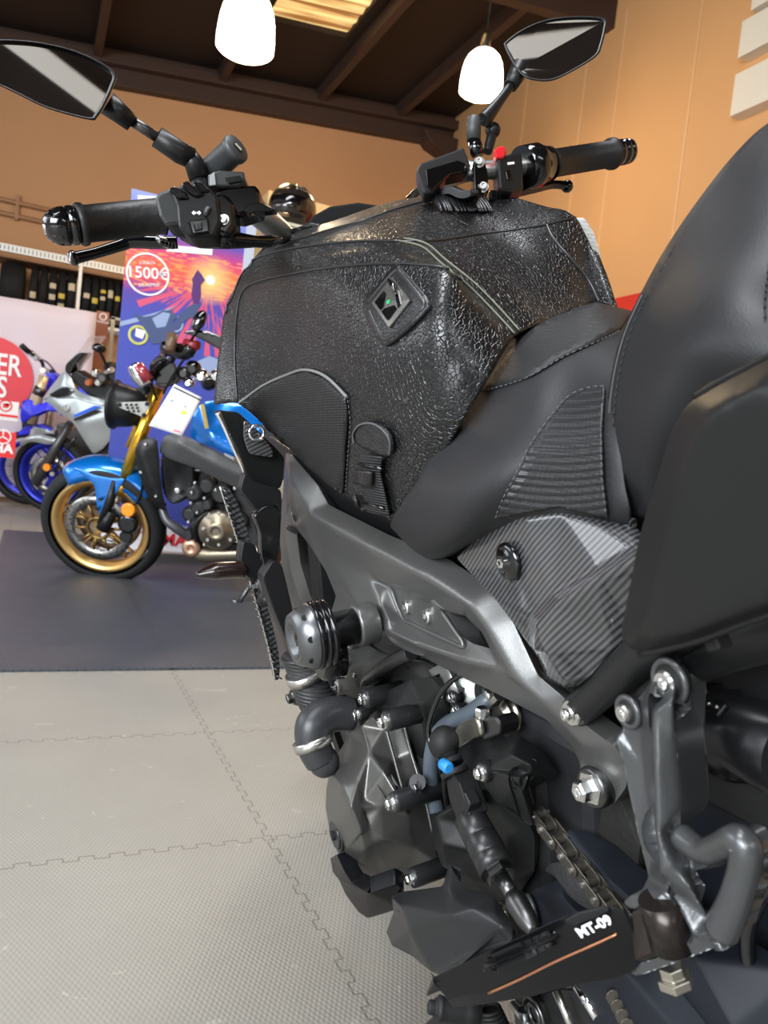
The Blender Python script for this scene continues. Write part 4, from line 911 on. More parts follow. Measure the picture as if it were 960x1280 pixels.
# clutch perch, lever
hprism([(262, 242), (280, 240), (292, 252), (294, 282), (284, 294), (270, 290), (262, 270)], .036, 'clutch_perch', black_gl, -.012, .004)
c = HB(280, 275, -.014); mb = MB(); mb.bolt(c, RT @ Vector((-.15, 0, -1)), .0042, hexa=False); mb.build('perch_bolt', steel, bike)
mb = MB(); mb.tube([HB(228, 294, .03), HB(250, 298, .02), HB(285, 300, .01), HB(318, 302, .02), HB(336, 302, .03), HB(350, 300, .04)], [.007, .013, .012, .008, .009, .004], 14, sub=6, flat=(RT @ Vector((0, 0, 1)), .75)); mb.build('lever_bracket', black_gl, bike)
mb = MB(); mb.tube([HB(222, 303, .04), HB(195, 303, .045), HB(165, 302, .05), HB(152, 306, .05), HB(120, 316, .045), HB(92, 323, .04)], [.008, .0085, .0085, .0075, .0068, .0075], 14, sub=6, flat=(RT @ Vector((0, 0, 1)), .8)); lv = mb.build('clutch_lever', black_gl, bike, label='gloss black clutch lever')
mb = MB(); mb.lathe(HB(94, 322, .04), HB(86, 324, .04), [(0, .0078), (.5, .0075), (1, .0055)], 12); mb.build('lever_tip', black_gl, lv); p_ = HB(88.5, 321, .029); mb = MB(); mb.box(p_, (.002, .003, .009)); mb.build('lever_mark', steel, lv, bevel=.0004)
mb = MB(); mb.tube([HB(196, 296, .03), HB(204, 302, .03), HB(212, 309, .03)], [.003, .005, .003], 8); mb.build('lever_adjuster', steel, lv)
for k in range(4): q = HB(203 + k * 4.2, 304 + k * 1.3, .02); mb = MB(); mb.ball(q, .0032, 8); mb.build('adjuster_bead', black_gl, lv)
# left mirror
MZ = lambda x, y, o=0: D(x, y, .80 + (x - 255) * .00045 + o)
mb = MB(); mb.tube([MZ(262, 262), MZ(255, 240), MZ(248, 222)], [.0055, .0085, .0095], 16); mb.tube([MZ(249, 224), MZ(243, 205), MZ(236, 195)], [.0105, .0105, .0095], 16); mb.tube([MZ(240, 198), MZ(225, 191), MZ(196, 171)], [.0105, .0110, .0105], 16)
ml = mb.build('mirror_stem', black_pl, bike); mb = MB(); mb.tube([MZ(200, 174), MZ(163, 150)], .0052, 12); mb.tube([MZ(196, 169), MZ(212, 178)], .003, 8); mb.build('stem_rod', dark_st, ml)
mb = MB(); mb.tube([MZ(165, 154), MZ(134, 129)], [.0085, .0115], 20); mb.build('stem_cone', black_pl, ml)
MH = [(-60, 62), (-20, 52), (0, 49), (45, 52), (90, 62), (125, 77), (145, 92), (142, 108), (132, 130), (122, 146), (112, 150), (60, 136), (20, 117), (-10, 103), (-50, 88)]
def mirror(name, outline, fz, glassin, label, glass_n=None):
    O = sp2([Vector((x, y, 0)) for x, y in outline], 5, closed=True); c = sum(O, Vector()) / len(O)
    ring = lambda s, dz: [fz(c.x + (p.x - c.x) * s, c.y + (p.y - c.y) * s, dz) for p in O]
    mb = MB(); rows = [ring(.935, -.0005), ring(.965, -.003), ring(1, -.001), ring(1.0, .006), ring(.95, .016), ring(.8, .026), ring(.5, .032), ring(.15, .034)]
    mb.grid(rows, True, True); mb._f([mb.bm.verts.new(p) for p in rows[-1]]); h = mb.build(name, black_pl, bike, label=label)
    mb = MB(); mb._f([mb.bm.verts.new(p) for p in ring(.94, 0)]); 
    g = mb.build('mirror_glass', mat('mirror_glass', (.55, .56, .58), .02, 1) if 'mirror_glass' not in MATS else MATS['mirror_glass'], h); return h
mirror('mirror', MH, lambda x, y, o=0: D(x, y, 1 / (1 / .70 - (x - 60) * .0011 + (y - 95) * .0007) + o), .93, 'left rear-view mirror')
# usb charger tube on its mount
u0, u1 = HB(258, 219, .03), HB(297, 184, -.01)
ch = lat(u0, u1, [(0, .0125), (.05, .0135), (.85, .0135), (.86, .0150), (.97, .0150), (1, .014), (1, .001)], 'usb_charger', mat('dark_grey_plastic', (.045, .048, .05), .45), label='dark grey cylindrical usb charger'); ud = (u1 - u0).normalized(); ux = ud.orthogonal().normalized()
mb = MB(); side = (cx - ud * cx.dot(ud)).normalized(); up_ = ud.cross(side).normalized(); mb.box(u1 + ud * .0006, (.011, .0058, .001), (side, up_, ud)); mb.build('usb_port', hole, ch)
mb = MB(); mb.box(u1 + ud * .0016 - up_ * .001, (.008, .0022, .001), (side, up_, ud)); mb.build('port_tongue', mat('usb_tongue', (.5, .5, .35), .5), ch)
hprism([(259, 218), (274, 212), (305, 214), (306, 224), (298, 232), (260, 233)], .03, 'charger_mount', mat('dark_grey_plastic2', (.05, .052, .053), .45), .0, .002)
hprism([(262, 220), (268, 214), (270, 231), (262, 232)], .002, 'charger_mount_face', mat('pale_bracket', (.35, .37, .38), .4), -.002, .0005)
hprism([(281, 222), (300, 219), (302, 226), (286, 229)], .004, 'mount_slot', hole, -.003, .0005)
# fluid reservoir with a flap
hprism([(268, 236), (285, 232), (320, 230), (325, 240), (326, 262), (300, 270), (284, 268), (272, 256)], .035, 'fluid_reservoir', black_gl, .005, .004)
hprism([(302, 262), (312, 254), (326, 253), (346, 263), (330, 265), (318, 264), (312, 268)], .012, 'reservoir_flap', black_gl, .0, .001)
mb = MB(); mb.lathe(HB(290, 262, -.005), HB(290, 262, .02), [(0, .004), (1, .004)], 6); mb.build('reservoir_bolt', dark_st, bike)
# speedometer hood behind the tank
hd = MB(); hd.prism([D(378, 296, 1.12), D(380, 282, 1.12), D(392, 268, 1.12), D(412, 257, 1.12), D(448, 252, 1.12), D(482, 257, 1.12), D(472, 270, 1.12), D(430, 292, 1.12)], RT @ Vector((0, 0, .05))); hdo = hd.build('instrument_hood', mat('hood_black', (.004, .004, .004), .75, spec=.15), bike, bevel=.004)
mb = MB(); c = D(389, 289, 1.09); mb.lathe(c, c + RT @ Vector((.2, 0, 1)) * .03, [(0, .006), (.2, .012), (1, .013)], 20); mb.torus(c, RT @ Vector((.2, 0, 1)), .010, .002, 20, 6); mb.build('speaker_knob', black_pl, hdo)
# right side
hprism([(520, 212), (526, 203), (580, 183), (588, 205), (586, 214), (558, 220), (542, 240), (530, 243), (524, 226)], .03, 'display_unit', mat('smoke_grey_plastic', (.03, .029, .03), .35), .0, .003, label='dark grey display unit'); hprism([(532, 212), (572, 200), (582, 204), (584, 214), (562, 218), (540, 238), (534, 232)], .004, 'display_screen', black_gl, -.004, .001)
g0, g1 = HB(686, 205), HB(767, 192)
gr = lat(g0, g1, [(0, .0215), (.06, .0172), (.92, .0172), (.94, .0200), (.98, .0205), (1, .019)], 'handlebar_grip', grip_m, label='right rubber throttle grip'); d = (g1 - g0).normalized()
lat(g1, g1 + d * .030, [(0, .015), (.1, .0168), (.3, .0168), (.32, .0155), (.42, .0155), (.44, .0168), (.66, .0168), (.68, .0155), (.76, .0155), (.78, .0165), (.95, .0160), (1, .013)], 'bar_end_weight', black_gl, parent=gr)
lat(HB(652, 210), HB(688, 204), [(0, .026), (.5, .027), (.55, .025), (.8, .022), (1, .0185)], 'throttle_housing', black_gl)
sr = hprism([(621, 196), (640, 190), (653, 190), (655, 236), (640, 241), (624, 238)], .045, 'switch_housing', sw_m, -.026, .004, label='right switch housing')
hprism([(617, 188), (622, 183), (631, 182), (633, 190), (630, 197), (621, 198)], .016, 'kill_switch', mat('red_switch', (.75, .02, .03), .35), -.03, .002, parent=sr, label='bright red engine stop switch')
hprism([(632, 214), (638, 211), (641, 222), (634, 225)], .006, 'starter_button', black_gl, -.029, .001, parent=sr); hprism([(634, 203), (643, 202), (643, 205), (635, 206)], .001, 'switch_marking', mark, -.0275, .0, parent=sr)
hprism([(591, 202), (597, 196), (606, 199), (610, 214), (611, 238), (606, 248), (596, 246), (592, 236)], .03, 'brake_perch', black_gl, -.016, .003)
for x, y in ((599, 203), (604, 234)):
    c = HB(x, y, -.016); mb = MB(); mb.bolt(c, RT @ Vector((-.1, 0, -1)), .005, hexa=False); mb.build('perch_bolt', steel, bike)
lat(HB(592, 176), HB(592.5, 147), [(0, .0085), (.85, .0088), (.9, .0075), (1, .0075)], 'mirror_adapter', sw_g, 20); lat(HB(597, 195), HB(593, 176), [(0, .0075), (.5, .009), (1, .0075)], 'mirror_adapter', black_gl, 16)
mb = MB(); mb.ball(HB(616, 163, .01), .0098, 16); mb.tube([HB(609, 190, .01), HB(614, 172, .01), HB(614, 160, .01), HB(605, 146, .0)], [.006, .0065, .006, .006], 12, sub=4); mb.build('mirror_ball_joint', black_pl, bike)
mb = MB(); mb.tube([HB(604, 150), HB(612, 142), HB(626, 124), HB(640, 105)], [.0085, .0085, .0060, .0055], 14, sub=4); ms = mb.build('mirror_stem', black_pl, bike); mb = MB(); mb.tube([HB(638, 108), HB(651, 84)], [.0085, .0125], 18); mb.build('stem_cone', black_pl, ms)
mirror('mirror', [(630, 58), (632, 52), (649, 39), (672, 28), (697, 22), (730, 20), (757, 23), (758, 34), (753, 55), (746, 70), (720, 87), (690, 101), (664, 100), (650, 92), (640, 78)], lambda x, y, o=0: D(x, y, .98 + o + - (y - 60) * .0006 + (x - 690) * .0002), .93, 'right rear-view mirror')
mb = MB(); mb.tube([HB(618, 246, .03), HB(640, 242, .03), HB(668, 236, .035), HB(690, 231, .04), HB(708, 232, .04)], [.006, .006, .0058, .0055, .0058], 12, sub=5); bl = mb.build('brake_lever', black_gl, bike); mb = MB(); mb.ball(HB(709, 233, .04), .0085, 12); mb.build('lever_tip', black_gl, bl)
hprism([(612, 236), (640, 238), (652, 236), (648, 248), (624, 252), (612, 250)], .03, 'brake_lever_bracket', black_pl, .0, .003)
for k, (a, b, c) in enumerate((((500, 262), (512, 246), (532, 228)), ((508, 262), (520, 244), (534, 234)), ((516, 262), (526, 250), (540, 240)))):
    mb = MB(); mb.tube([D(a[0], a[1], 1.12), D(b[0], b[1], 1.06), D(c[0], c[1], 1.02)], .0035, 8, sub=5); mb.build('control_cable', black_gl, bike)
# ---- front end below the tank: shroud, radiator guard, indicator
carbon_d = carbon('carbon_guard_weave', .0022)
def ush(name, pts, u, th, m, bevel=.002, cre=(), **k):
    return build_sheet(sheet([(x, y, u + (w[0] if w else 0)) for x, y, *w in pts], [[(x, y, u + (w[0] if w else 0)) for x, y, *w in c] for c in cre], pf=BK.U), name, m, k.pop('parent', bike), th, bevel, angle=12, **k)
ush('tank_scoop', [(270, 512), (298, 515), (314, 530), (345, 560), (356, 572), (354, 600), (350, 612), (318, 604), (306, 590), (296, 560), (282, 535)], 1.17, .02, cover_pl, cre=[[(304, 517), (312, 560), (308, 590)]])
ush('scoop_insert', [(305, 524), (318, 534), (340, 560), (342, 572), (312, 568), (305, 548)], 1.155, .006, carbon_m, .001)
mb = MB(); c = BK.U(321, 541, 1.148); mb.torus(c, BK.f, .010, .0022, 24, 8); mb.build('scoop_emblem', chrome, bike, label='chrome ring emblem')
mb = MB(); mb.tube([BK.U(272, 516, 1.15), BK.U(280, 532, 1.15), BK.U(292, 560, 1.15), BK.U(302, 582, 1.15), (BK.U(309, 602, 1.15))], [.004, .0035, .003, .0025, .001], 8, sub=5); mb.build('chrome_edge', chrome, bike, label='thin mirror-bright edge of the scoop')
ush('radiator_shroud', [(306, 590), (318, 602), (352, 612), (352, 650), (345, 672), (338, 690), (330, 676), (322, 640), (300, 612)], 1.13, .02, black_pl)
ush('radiator_side_cover', [(317, 645), (328, 634), (345, 630), (352, 640), (350, 680), (344, 712), (338, 724), (332, 716), (326, 690), (326, 668)], 1.08, .02, black_gl, cre=[[(328, 652), (334, 690), (337, 720)]], label='gloss black side cover of the radiator')
ush('turn_signal_arm', [(304, 676), (318, 680), (326, 700), (330, 724), (316, 728), (308, 720), (300, 700)], 1.16, .03, black_pl, .004)
mb = MB(); mb.tube([BK.U(304, 712, 1.17), BK.U(288, 712, 1.17), BK.U(268, 714, 1.17), BK.U(245, 719, 1.17)], [.012, .012, .012, .003], 16, sub=5, flat=(BK.z, 1.4)); mb.build('turn_signal', mat('smoked_lens', (.012, .004, .004), .25, coat=.2), bike, label='smoked front turn signal')
ush('carbon_guard', [(276, 608), (288, 611), (302, 640), (311, 668), (319, 700), (329, 740), (339, 775), (348, 812), (350, 835), (349, 851), (343, 850), (338, 826), (330, 790), (320, 752), (308, 715), (298, 680), (288, 650)], 1.20, .006, carbon_d, .0008, label='narrow ribbed carbon guard blade')
mb = MB(); mb.tube([BK.U(x, y, 1.198) for x, y in [(275, 608), (288, 648), (299, 682), (309, 715), (321, 755), (332, 795), (340, 828), (344, 850)]], .0016, 8, sub=5); mb.build('guard_edge', steel, bike, label='light serrated edge of the carbon guard')
mb = MB()
for k in range(26):
    t = k / 25; x = 277 + 67 * t ** 1.15; y = 612 + 232 * t; w_ = 15 - 12 * abs(t - .45); mb.tube([BK.U(x + 1, y, 1.197), BK.U(x + w_, y + 5, 1.193)], .0012, 6)
mb.build('guard_ribs', dark_st, bike, kind='stuff')
ush('fork_side', [(328, 722), (342, 700), (352, 704), (362, 745), (372, 790), (370, 835), (358, 800), (342, 762)], 1.06, .03, black_pl)
mb = MB(); mb.lathe(BK.U(322, 735, 1.12), BK.U(330, 733, 1.12), [(0, .010), (.4, .014), (1, .014)], 14); mb.bolt(BK.U(322, 735, 1.12), BK.l, .007); mb.build('radiator_bolt', dark_st, bike)
mb = MB(); mb.lathe(BK.U(336, 755, 1.14), BK.U(337, 740, 1.14), [(0, .018), (1, .014)], 16); mb.build('horn', black_pl, bike)
# ---- pivot, subframe, bracket, peg, chain, swingarm
c = V3((742, 984, .128)); mb = MB(); mb.lathe(c - BK.l * .01, c + BK.l * .004, [(0, .0165), (.8, .0165), (1, .0145)], 32); mb.build('pivot_washer', dark_st, bike)
mb = MB(); c = c + BK.l * .003; mb.lathe(c, c + BK.l * .013, [(0, .0135), (.15, .0135), (.16, .0088), (.85, .0088), (1, .0075), (1, .004), (.7, .0035)], 6, False); mb.build('pivot_bolt', zinc, bike, label='zinc-plated pivot bolt', bevel=.0006)
tube_m = mat('satin_black_tube', (.010, .0105, .011), .42, .2, bump=('noise', 300, .1))
mb = MB(); mb.tube([V3((722, 888, .138)), V3((750, 864, .14)), V3((800, 820, .145)), V3((860, 775, .15))], [.0125, .0128, .014, .016], 24, sub=4); mb.build('subframe_tube', tube_m, bike)
mb = MB(); c = V3((712, 892, .15)); mb.lathe(c - BK.l * .012, c, [(0, .010), (.9, .010), (1, .009)], 18); mb.bolt(c, BK.l, .005, hexa=False); mb.build('subframe_bolt', zinc, bike)
mb = MB(); mb.tube([V3((842, 838, .125)), V3((880, 815, .13)), V3((960, 790, .13)), V3((1150, 740, .13))], .0165, 20, sub=4); mb.tube([V3((800, 868, .12)), V3((842, 838, .122))], .015, 16); mb.build('subframe_tube', tube_m, bike)
brk = mat('satin_black_bracket', (.095, .098, .10), .30, .6, var=.04, bump=('noise', 600, .15))
LO = [(770, 922, .165), (779, 912, .160), (773, 893, .155), (775, 880, .155), (783, 873, .155), (791, 876, .155), (797, 874, .155), (808, 860, .15), (819, 848, .155), (822, 832, .155), (833, 826, .155), (845, 832, .155), (860, 828, .14), (884, 824, .13), (881, 905, .13), (886, 988, .13), (884, 1008, .13), (868, 1022, .14), (851, 1041, .165),
      (862, 1052, .168), (878, 1057, .170), (898, 1049, .172), (917, 1040, .175), (932, 1044, .175), (942, 1060, .175), (936, 1108, .175), (918, 1168, .175), (911, 1178, .175), (903, 1181, .175), (856, 1199, .182), (798, 1220, .19), (788, 1217, .19), (800, 1204, .19), (826, 1196, .188), (868, 1174, .182), (839, 1113, .185), (812, 1127, .19), (788, 1137, .192), (779, 1130, .19), (785, 1121, .19), (803, 1112, .185), (811, 1096, .175), (797, 1040, .168), (781, 963, .165)]
LH = [(863, 1090, .170), (885, 1083, .172), (908, 1069, .174), (919, 1070, .174), (916, 1094, .174), (906, 1128, .174), (897, 1148, .174), (885, 1147, .174), (872, 1118, .172)]
LC = [[(797, 874, .155), (801, 883, .158), (816, 890, .180), (841, 873, .175), (843, 880, .16)], [(816, 890, .182), (818, 960, .186), (821, 1040, .190), (826, 1090, .192)], [(841, 873, .172), (843, 926, .172), (851, 1009, .174), (851, 1041, .176), (846, 1087, .186)], [(843, 926, .172), (845, 880, .16)],
      [(826, 1090, .192), (846, 1087, .186), (861, 1105, .184), (893, 1160, .184), (903, 1181, .178)], [(811, 1096, .175), (826, 1090, .192)], [(846, 1087, .186), (863, 1090, .172)], [(839, 1113, .187), (868, 1172, .184)], [(800, 883, .158), (806, 960, .160), (818, 1060, .172)]]
bk_ = build_sheet(sheet(LO, LC, [LH], soft=6, grain=.0028), 'peg_bracket', brk, bike, .014, .003, seg=3, angle=8, label='satin black cast footrest bracket with a loop')
for (x, y, R_) in ((785, 890, .0095), (837, 852, .0125)):
    c = V3((x, y, .162)); mb = MB(); mb.torus(c, BK.l, R_, .0022, 28, 8); mb.build('bracket_ear', brk, bk_); mb = MB(); mb.lathe(c - BK.l * .006, c + BK.l * .001, [(0, R_ * .95), (1, R_ * .95)], 24); mb.build('ear_recess', hole, bk_)
    mb = MB(); mb.lathe(c, c + BK.l * .006, [(0, R_ * .62), (.7, R_ * .62), (1, R_ * .52), (1, R_ * .3), (.5, R_ * .25)], 20, False); mb.build('bracket_bolt', zinc, bk_)
mb = MB(); mb.tube([V3(p) for p in [(852, 1046, .175), (878, 1064, .178), (900, 1058, .180), (922, 1050, .182), (932, 1062, .182), (929, 1090, .182), (917, 1130, .182), (902, 1162, .182)]], [.008, .007, .0072, .0085, .0085, .008, .0085, .0095], 14, sub=6); mb.build('heel_loop', brk, bk_)
# rider peg with its engraved top
brown = mat('worn_dark_metal', (.035, .028, .025), .3, .7, var=.1)
mb = MB(); mb.lathe(V3((826, 1123, .186)), V3((842, 1182, .182)), [(0, .0135), (1, .0135)], 20); mb.build('peg_pivot', brown, bike)
mb = MB(); mb.prism([V3((785, 1140, .196)), V3((812, 1130, .19)), (V3((822, 1196, .19))), V3((792, 1206, .2))], BK.l * -.02); mb.build('peg_knuckle', brown, bike, bevel=.003)
pegm = mat('gloss_black_peg', (.004, .004, .0045), .28, 0, spec=.3)
def PG(x, y, h=0): t = (790 - x) / 240.0; return BK.V(x, y, .195 + .085 * t + h)
T0 = [(541, 1221), (557, 1214), (600, 1193), (652, 1170), (690, 1152), (715, 1141), (755, 1131), (778, 1136), (792, 1150)]
R0 = [(556, 1246), (575, 1240), (606, 1236), (660, 1208), (700, 1190), (724, 1180), (765, 1163), (782, 1158), (794, 1162)]
B0 = [(566, 1259), (585, 1258), (612, 1255), (665, 1246), (700, 1236), (730, 1230), (768, 1224), (784, 1218), (796, 1208)]
up3 = BK.z
mb = MB(); back_ = BK.f * .028
mb.grid([[PG(*p) + BK.f * .012 - BK.z * .02 for p in T0], [PG(*p) for p in T0], [PG(*p) - BK.f * .004 for p in R0], [PG(*p) for p in B0], [PG(*p) + BK.f * .02 for p in B0]], False)
orient(mb); pg_ = build_sheet(mb, 'footpeg', pegm, bike, .004, .0015, angle=20, label='gloss black footpeg with white lettering')
mb = MB(); mb.tube([PG(x, y - 1) - BK.f * .0045 for x, y in [(606, 1237), (640, 1222), (690, 1197), (735, 1177), (765, 1163)]], .0009, 6, sub=4); mb.build('peg_edge', mat('copper_wear', (.5, .22, .12), .3, .9), pg_, label='worn copper-coloured edge')
a, b = PG(722, 1168), PG(764, 1149); n_ = (PG(764, 1149) - PG(722, 1168)).cross(PG(715, 1155) - PG(730, 1172)); n_ = n_ if n_.dot(CAM - a) > 0 else -n_
X_ = (b - a); Y_ = (PG(738, 1150) - PG(744, 1164)); mid = (a + b) / 2 - rayd(743, 1158) * .006
text_obj('peg_lettering', 'MT-09', X_.length * .36, mid, X_, Y_, mark, pg_, .0003, bold=.0003)
ush2 = lambda nm, pts, cre, m, th=.006, par=None: build_sheet(sheet([(x, y, .195 + .085 * (790 - x) / 240 + h) for x, y, h in pts], [[(x, y, .195 + .085 * (790 - x) / 240 + h) for x, y, h in c] for c in cre], soft=2, grain=.003), nm, m, par or bike, th, .0012, angle=12)
ush2('peg_rib', [(602, 1205, .004), (640, 1188, .004), (682, 1168, .004), (700, 1166, .005), (702, 1174, .005), (690, 1178, .006), (640, 1198, .006), (604, 1214, .005)], [[(612, 1208, .010), (650, 1192, .010), (690, 1172, .008)]], pegm, .006, pg_)
ush2('peg_slot', [(704, 1152, .002), (722, 1142, .002), (756, 1134, .002), (764, 1138, .002), (750, 1146, .002), (716, 1158, .002)], [], hole, .002, pg_)
for k in range(6): mb = MB(); mb.ball(PG(606 + k * 5.5, 1212 - k * 2.2) - rayd(620, 1206) * .010, .0012, 8); mb.build('peg_stud', black_gl, pg_)
# clevis nut under the bracket
mb = MB(); a, b = V3((838, 1206, .178)), V3((846, 1232, .176)); mb.lathe(a, b, [(0, .008), (.5, .008), (.5, .011), (.95, .011), (1, .009)], 6, False); mb.build('clevis_nut', bronze, bike, bevel=.0008)
mb = MB(); mb.tube([V3((828, 1224, .18)), V3((834, 1228, .18))], .003, 8); mb.build('split_pin', mat('yellow_zinc', (.7, .6, .15), .35, .8), bike)
# swingarm plates
navy = mat('dark_satin_swingarm', (.010, .012, .017), .55, 0, spec=.25, var=.04)
vsheet('chain_guard', [(705, 1042, .122), (712, 1037, .118), (733, 1038, .105), (770, 1058, .095), (810, 1090, .09), (900, 1150, .085), (1000, 1215, .085), (1020, 1330, .11), (914, 1283, .125), (868, 1197, .125), (787, 1122, .125), (760, 1097, .125)], [[(712, 1037, .118), (770, 1058, .095)]], navy, .006, .0025)
vsheet('swingarm', [(655, 1128, .12), (668, 1112, .12), (700, 1098, .115), (730, 1130, .11), (800, 1190, .11), (920, 1300, .11), (850, 1400, .12), (760, 1320, .12), (715, 1235, .12), (672, 1175, .12)], [[(700, 1118, .125), (722, 1140, .125)], [(668, 1112, .12), (700, 1118, .125), (790, 1230, .13), (850, 1300, .13)]], navy, .03, .003)
mb = MB(); mb.torus(V3((664, 1140, .125)), (BK.l + BK.f * .3), .014, .0022, 28, 8); mb.build('swingarm_tube_end', brk, bike); mb = MB(); c = V3((664, 1140, .122)); mb.lathe(c, c + BK.l * .003, [(0, .0135), (1, .0135)], 20); mb.build('tube_hollow', hole, bike)
vsheet('chain_slider', [(681, 1088, .112), (687, 1080, .116), (704, 1076, .112), (722, 1085, .105), (762, 1128, .1), (760, 1150, .105), (728, 1140, .115), (710, 1118, .118), (694, 1096, .118)], [[(704, 1076, .112), (735, 1120, .11)]], mat('worn_rubber_slider', (.014, .0135, .013), .75, bump=('noise', 250, 1)), .01, .002)
# chain
link_m = mat('chain_steel', (.13, .12, .10), .38, .85, var=.12)
ch_e = empty('drive_chain', (0, 0, 0), None, None); ch_e.parent = bike; ch_e.location = V3((715, 1080, .1)) - base(bike)
c0, c1 = BK.b(V3((674, 1018, .128))), BK.b(V3((766, 1136, .128))); dirn = (c1 - c0).normalized(); nlink = 9; pit = .0145
o0 = c0 - dirn * 0
for k in range(nlink):
    a = o0 + dirn * (pit * k); b = a + dirn * pit; A_ = BK.w(*a); B_ = BK.w(*b); dd = (B_ - A_).normalized(); nn = BK.l; mm = dd.cross(nn).normalized()
    mb = MB()
    for s in (-1, 1):
        offp = nn * (s * (.0075 if k % 2 else .0052)); pts = []
        for t in range(20):
            an = 2 * PI * t / 20; r_ = .0058; ce = B_ if math.cos(an) > 0 else A_
            nx = math.cos(an) * r_; ny = math.sin(an) * r_
            pts.append(ce + dd * nx + mm * ny + offp)
        mb.prism(pts, nn * .0016)
    mb.build('chain_link', link_m, ch_e, bevel=.0004)
    mb = MB(); mb.cyl(A_ - nn * .0095, A_ + nn * .0110, .0024, n=12); mb.build('chain_pin', zinc, ch_e); mb = MB(); mb.cyl(A_ - nn * .005, A_ + nn * .005, .0046, n=14); mb.build('chain_roller', link_m, ch_e)
# lower run of the chain, dark plates and the dark block behind everything
vsheet('frame_lower', [(700, 935, .10), (740, 960, .10), (775, 1000, .098), (800, 1060, .095), (796, 1090, .09), (762, 1078, .09), (745, 1062, .09), (752, 1010, .095), (720, 990, .09)], [], mat('rough_cast_frame', (.03, .029, .027), .55, .4, bump=('noise', 140, 1)), .02, .003)
vsheet('rear_hugger', [(880, 960, .06), (896, 986, .06), (956, 1040, .06), (1080, 1150, .06), (1100, 1300, .06), (940, 1270, .05), (800, 1100, .04), (790, 1000, .04)], [[(896, 986, .065), (1080, 1150, .065)]], navy, .01, .002)
vsheet('inner_fender', [(889, 1086, .02), (960, 1080, .02), (1200, 1070, .02), (1200, 1400, .02), (900, 1300, .02), (870, 1150, .02)], [], cover_pl, .01, .002)
mb = MB(); mb.tube([V3((1000, 1085, .09)), V3((960, 1110, .1)), V3((942, 1140, .1)), V3((934, 1175, .1)), V3((938, 1215, .1)), V3((958, 1256, .1)), V3((1000, 1300, .1))], .0055, 14, sub=6); mb.build('brake_hose', black_gl, bike, label='glossy black hose curving down at the right')
mb = MB(); c = V3((955, 1066, .1)); mb.lathe(c, c + BK.l * .02, [(0, .012), (.6, .012), (.65, .008), (1, .008)], 16); mb.build('axle_bolt', steel, bike)
# canister behind the bracket
a, b = V3((900, 905, .05)), V3((905, 920, .16)); A = BK.w(*(BK.b(V3((925, 925, .08))) + Vector((.06, 0, .0)))); 
ca = V3((905, 905, .045)); cb = V3((1010, 955, .085)); mb = MB(); mb.lathe(ca, cb, [(0, .024), (.02, .033), (.10, .034), (.12, .037), (.22, .037), (.24, .033), (.36, .033), (.38, .029), (1, .029)], 44); cn = mb.build('shock_reservoir', mat('satin_canister', (.010, .010, .011), .26, .3), bike, label='black ribbed canister')
dx_ = (cb - ca).normalized(); tq = (CAM - ca); tq = (tq - dx_ * tq.dot(dx_)).normalized(); sd = dx_.cross(tq)
for (t, w_, h_) in ((.16, .012, .010), (.16, .012, .010)):
    pass
for ang in (-1.1, -.35, .5):
    q = tq * math.cos(ang) + sd * math.sin(ang); mb = MB(); mb.box(ca.lerp(cb, .17) + q * .0375, (.014, .009, .004), (dx_, dx_.cross(q), q)); mb.build('clamp_tab', steel if ang == 0 else dark_st, cn, bevel=.001)
q = tq * math.cos(-.25) + sd * math.sin(-.25); mb = MB(); mb.box(ca.lerp(cb, .37) + q * .032, (.022, .011, .004), (dx_, dx_.cross(q), q)); mb.build('clamp_plate', cover_pl, cn, bevel=.0015)
for s in (-.006, .006): mb = MB(); mb.ball(ca.lerp(cb, .37) + q * .0345 + dx_ * s, .0016, 8); mb.build('clamp_rivet', steel, cn)
# below the peg: shift lever rubber, return springs, stand parts
a, b = V3((545, 1260, .235)), V3((600, 1268, .20)); mb = MB(); mb.lathe(a, b, [(0, .008), (.05, .0105), (.12, .0105), (.15, .0095), (.25, .0105), (.30, .0095), (.4, .0105), (.45, .0095), (.55, .0105), (.6, .0095), (.7, .0105), (1, .009)], 20); mb.bolt(a, a - b, .006, hexa=False); mb.build('shift_lever_rubber', black_ru, bike)
mb = MB()
for k in range(7): mb.torus(V3((612 + k * 1.5, 1262 + k * 5, .16)), BK.z + BK.f * .3, .010 + .0006 * k, .0022, 24, 8)
mb.tube([V3((612, 1262, .16)), V3((622, 1300, .16))], .0095, 16); mb.build('stand_spring', black_ru, bike, kind='stuff')
for (p, q, r, m) in (((695, 1238), (718, 1290), .0042, steel), ((722, 1232), (748, 1272), .005, chrome), ((640, 1255), (668, 1290), .004, steel), ((655, 1262), (660, 1300), .006, dark_st)):
    mb = MB(); mb.tube([V3((p[0], p[1], .12)), V3((q[0], q[1], .12))], r, 12); mb.build('stand_rod', m, bike)
vsheet('side_stand_plate', [(640, 1250, .10), (700, 1236, .10), (790, 1240, .1), (850, 1236, .10), (880, 1300, .10), (760, 1340, .1), (650, 1330, .1)], [[(660, 1275, .105), (760, 1270, .105)]], cast_m, .01, .002)
mb = MB(); mb.torus(V3((668, 1268, .115)), BK.l, .016, .003, 28, 8); mb.torus(V3((668, 1268, .118)), BK.l, .009, .0025, 24, 8); mb.build('stand_pivot', dark_st, bike)
for k in range(4): mb = MB(); mb.lathe(V3((766 + k * 6, 1244 + k * 12, .128)), V3((768 + k * 6, 1248 + k * 12, .13)), [(0, .006), (1, .006)], 12); mb.build('chain_link', link_m, ch_e)
